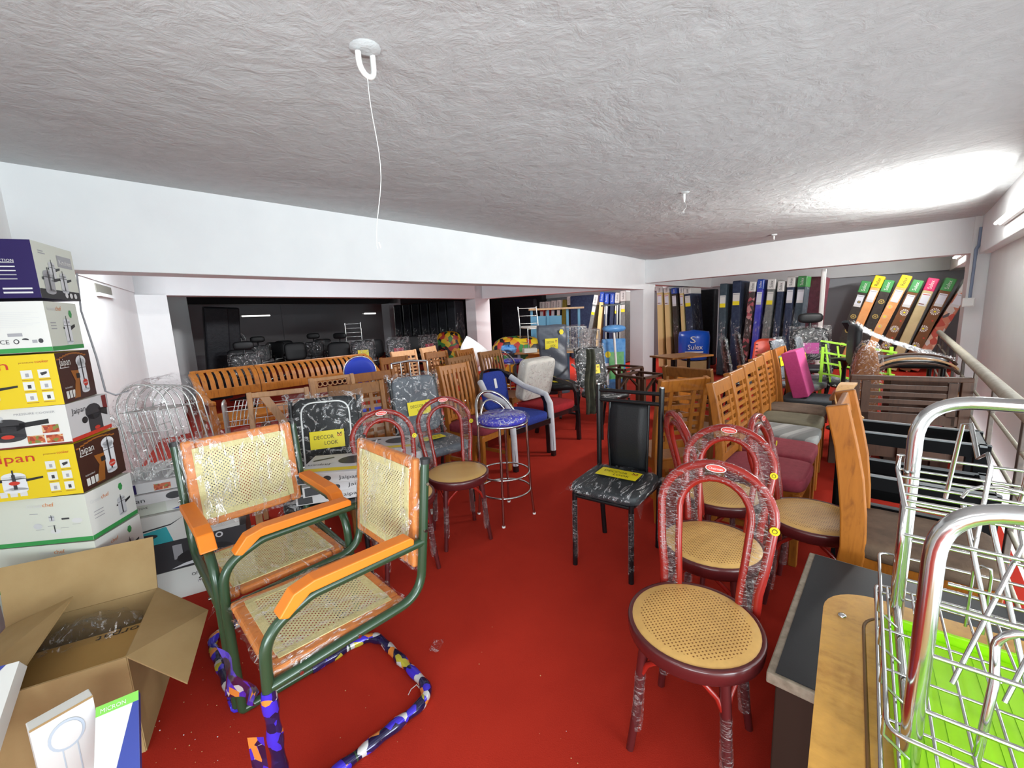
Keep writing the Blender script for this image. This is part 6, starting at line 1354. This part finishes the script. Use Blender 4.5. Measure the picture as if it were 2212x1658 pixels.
# wrapped wicker roll, reclining wrapped seat, curved slat parts
q = at(1905, 805, .72); M['wick'] = mottled('orange_wicker', (.36, .15, .05, 1), (.20, .075, .03, 1), 50, .7, .5, 160); M['pinkfilm'] = film('pinkish_wrap', .12, (.60, .42, .38, 1), .16, 12)
t = T('wrapped_roll', 'upright orange brown roll in clear wrap behind the slatted armchair', 'roll', (3.13, 3.72, 0), -.3)
mb = MB(); mb.cushion((0, 0, .53), (.20, .20, 1.06), M['wick'], .75, 24); mb.build('roll_body', t); mb = MB(); mb.cushion((.01, 0, .55), (.235, .23, 1.10), M['pinkfilm'], .7, 22); r = random.Random(2); mb.v = [tuple(x + r.uniform(-.008, .008) for x in v) for v in mb.v]; mb.build('plastic_wrap', t)
t = T('reclining_seat', 'black and maroon seat under a tent of clear plastic beside the railing', 'chair', V(3.56, 4.04, 0), dirz(B.x, B.y) + .2)
mb = MB(); mb.cushion((0, .12, .86), (.46, .62, .09), M['blackvinyl'], .35, 24); s_ = mb.build('seat', t); mb = MB(); mb.tube(fillet([(-.22, .43, .86), (.22, .43, .86)], .05), .022, M['maroonf'], 8); mb.build('front_edge', s_)
mb = MB(); mb.cushion((0, -.23, 1.02), (.44, .07, .40), M['blackvinyl'], .35, 20); mb.build('backrest', t)
mb = MB(); r = random.Random(4)
mb.sheet(lambda u, v: V((u - .5) * .5 * (1 if v < .8 else .9), -.25 + .70 * v + r.uniform(-.006, .006), 1.24 - .34 * min(1, v * 1.02) ** .7 + .02 * math.sin(u * 30) + r.uniform(-.008, .008)), 22, 10, M['pinkfilm2'] if 'pinkfilm2' in M else M.setdefault('pinkfilm2', film('tent_film', .16, (.5, .52, .56, 1), .16, 9))); mb.build('plastic_cover', t)
for x in (-.18, .18):
    for y in (-.2, .38): mb = MB(); mb.tube([(x, y, .82), (x, y, 0)], .018, M['blackmetal'], 8); mb.build('leg', t)
GC_ = 'curved slats stacked behind the slatted armchair'
ctr = V(3.30, 3.55, .0)
for k in range(3):
    mb = MB(); strip(mb, [V(.27 * math.sin(a), -.10 + .04 * k, .80 + .035 * k + .12 * math.cos(a)) for a in [-1.3 + 2.6 * j / 12 for j in range(13)]], .05, .016, M['beech'] if k % 2 else M['dkwood'], (0, 1, 0))
    o = mb.build('curved_slat', bevel=.003); o.location = (3.50, 3.66, -.02); o.rotation_euler = (0, 0, math.atan2(B.y, B.x) + .2); tag(o, ['lowest curved wooden slat leaning behind the slatted armchair', 'middle curved pale wooden slat behind the slatted armchair', 'topmost curved wooden slat behind the slatted armchair'][k], 'wooden part', GC_)
mb = MB(); mb.box((0, 0, .37), (.42, .26, .74), M['dkwood']); o = mb.build('wooden_chest'); o.location = (3.56, 3.66, 0); o.rotation_euler = (0, 0, math.atan2(B.y, B.x) + .2); tag(o, 'dark wooden chest hidden behind the slatted armchair carrying the curved slats', 'chest')
# ---------------------------------------------------------------- dark store room
GO = 'office chairs in the dark store room'
oA = office_chair('office_chair', 'black office chair with a curved headrest beside the left pillar of the store room', (-4.45, 7.2, 0), dirz(.6, -.8), 1.18, True, True, None, GO)
oB = office_chair('office_chair', 'low black office chair without headrest in the dark store room', (-3.75, 9.3, 0), dirz(.3, -.95), 1.05, False, False, None, GO)
oC = office_chair('office_chair', 'black wrapped chair with a yellow card in the dark store room', (-3.1, 9.0, 0), dirz(.35, -.93), 1.08, False, True, 'yellow', GO)
M['redcard'] = plain('crimson_card', (.28, .01, .035, 1), .5)
oD = office_chair('office_chair', 'black wrapped chair with a crimson card behind the bench end', (-2.35, 9.2, 0), dirz(.5, -.85), 1.08, False, True, 'redcard', GO)
spots = [(oB, 520, 762, 8.2, 'black office chair at the left of the dark store room, behind the bench slats', .2), (oA, 560, 738, 10.2, 'black office chair with headrest in the back row of the store room, leftmost', .3), (oB, 585, 742, 11.0, 'low black office chair in the back row of the store room, second from the left', -.2), (oB, 612, 742, 11.8, 'low black office chair in the back row, second of the low ones', .1),
         (oB, 640, 742, 10.2, 'low black office chair in the back row, third of the low ones', .3), (oA, 676, 738, 11.0, 'black office chair with headrest in the middle of the back row', 0), (oB, 700, 740, 11.8, 'low black office chair right of the middle of the back row', .2), (oA, 725, 740, 10.2, 'black office chair with headrest left of the steel ladder rack', -.3), (oB, 812, 748, 10.0, 'low black office chair in front of the store room pillar', .2),
         (oD, 868, 752, 9.8, 'black wrapped chair with a crimson card, second from the bench end', .1), (oB, 895, 745, 11.3, 'low black chair before the dark mattresses of the store room', 0), (oD, 935, 740, 10.3, 'black wrapped chair with a crimson card near the white second pillar', .3), (oB, 955, 742, 12.0, 'low black chair beside the harlequin bean bag', .1)]
for src, px, py, Y, lb, dr_ in spots:
    q = atY(px, py, Y); dup(src, (q.x, q.y, 0), dirz(.35 + dr_, -.9), lb, GO)
q = atY(768, 745, 10.9); chrome_chair('tall chrome chair with a ladder back standing in the store room', (q.x, q.y), dirz(.4, -.9), False, 1.42, 0, 9, 'chrome chairs', True)
for k, (px, Y) in enumerate(((452, 8.6), (478, 9.0))):
    q = atY(px, 700, Y); mb = MB(); mb.box((0, 0, .93), (.42, .14, 1.86), MM['black']); o = mb.build('dark_mattress', bevel=.03); o.location = (q.x, q.y, 0); o.rotation_euler = (.10, .05, math.radians(50)); tag(o, ['dark mattress leaning by the left pillar of the store room', 'second dark mattress leaning in the store room beside the first'][k], 'mattress', 'dark mattresses in the store room')
GD = 'dark mattresses at the right of the store room'
for k in range(7):
    q = atY(872 + 19 * k, 700, 14.6 - .28 * k); mb = MB(); mb.box((0, 0, .96), (.26, .8, 1.92), MM['black']); o = mb.build('dark_mattress', bevel=.03); o.location = (q.x, q.y, 0); o.rotation_euler = (0, 0, math.radians(-12)); tag(o, 'shiny dark mattress, %s of seven left of the second pillar' % ['first', 'second', 'third', 'fourth', 'fifth', 'sixth', 'last'][k], 'mattress', GD)
    film_block(o, (0, 0, .96), (.30, .84, 1.94), None, 'plastic_wrap', M['mfilm'], .05, .01, (), 8)
t = T('pedestal_fan', 'pedestal fan wrapped in plastic in the dark store room', 'fan', atY(510, 735, 10.6), .4); t.location.z = 0
mb = MB(); mb.lathe([(.18, 0), (.18, .03), (.02, .06), (.02, 1.0), (.001, 1.0)], M['blackmetal'], 18); mb.build('stand', t)
mb = MB(); mb.tube([V(.2 * math.cos(a), 0, 1.12 + .2 * math.sin(a)) for a in [k * PI / 12 for k in range(24)]], .012, M['steel'], 6, True); mb.tube([V(.12 * math.cos(a), -.03, 1.12 + .12 * math.sin(a)) for a in [k * PI / 10 for k in range(20)]], .006, M['steel'], 6, True)
mb.build('guard', t)
for k in range(3): mb = MB(); a = k * 2 * PI / 3; mb.add([V(0, 0, 1.12), V(.17 * math.cos(a), .02, 1.12 + .17 * math.sin(a)), V(.17 * math.cos(a + .9), -.02, 1.12 + .17 * math.sin(a + .9))], [(0, 1, 2)], M['greyvinyl']); mb.build('blade', t, solid=.004)
mb = MB(); mb.cushion((0, 0, 1.12), (.46, .2, .46), M['filmdark'], .9, 16); mb.build('plastic_wrap', t)
# litter on the carpet
M['crumb'] = plain('pale_crumb', (.50, .27, .12, 1), .8)
mb = MB(); r = random.Random(11)
for k in range(50):
    px, py = (r.uniform(330, 1250), r.uniform(1290, 1650)) if k < 28 else (r.uniform(330, 520), r.uniform(1440, 1655))
    q = at(px, py, 0); s_ = r.uniform(.001, .0026); mb.lathe([(.0005, 0), (s_, .0006), (s_ * .6, s_), (.0004, s_)], M['crumb'] if r.random() < .8 else M['print_pale'], 6, (q.x, q.y, .0005))
tag(mb.build('carpet_crumbs'), 'pale crumbs scattered over the red carpet', 'litter', None, 'stuff')
q = at(941, 1398, 0); mb = MB(); mb.sheet(lambda u, v: V((u - .5) * .05 + .01 * v, (v - .5) * .07, .006 + .008 * math.sin(u * 5 + v * 7) ** 2), 6, 8, M['film2']); o = mb.build('plastic_scrap'); o.location = (q.x, q.y, 0); tag(o, 'small scrap of clear plastic on the carpet beside the foil wrapped loop', 'litter')
p = [at(x, y, .003) for x, y in ((882, 1500), (888, 1488), (900, 1478), (908, 1488))]; mb = MB(); mb.tube(p, .0018, M['white'], 6); tag(mb.build('wire_scrap'), 'bent scrap of white wire on the carpet inside the foil wrapped loop', 'litter')
q = at(932, 1105, 0); mb = MB(); mb.lathe([(.001, .001), (.045, .001), (.045, .003), (.001, .004)], M['card_white'], 24); o = mb.build('paper_disc'); o.location = (q.x, q.y, 0); tag(o, 'round white paper label on the carpet under the left bentwood chairs', 'label')
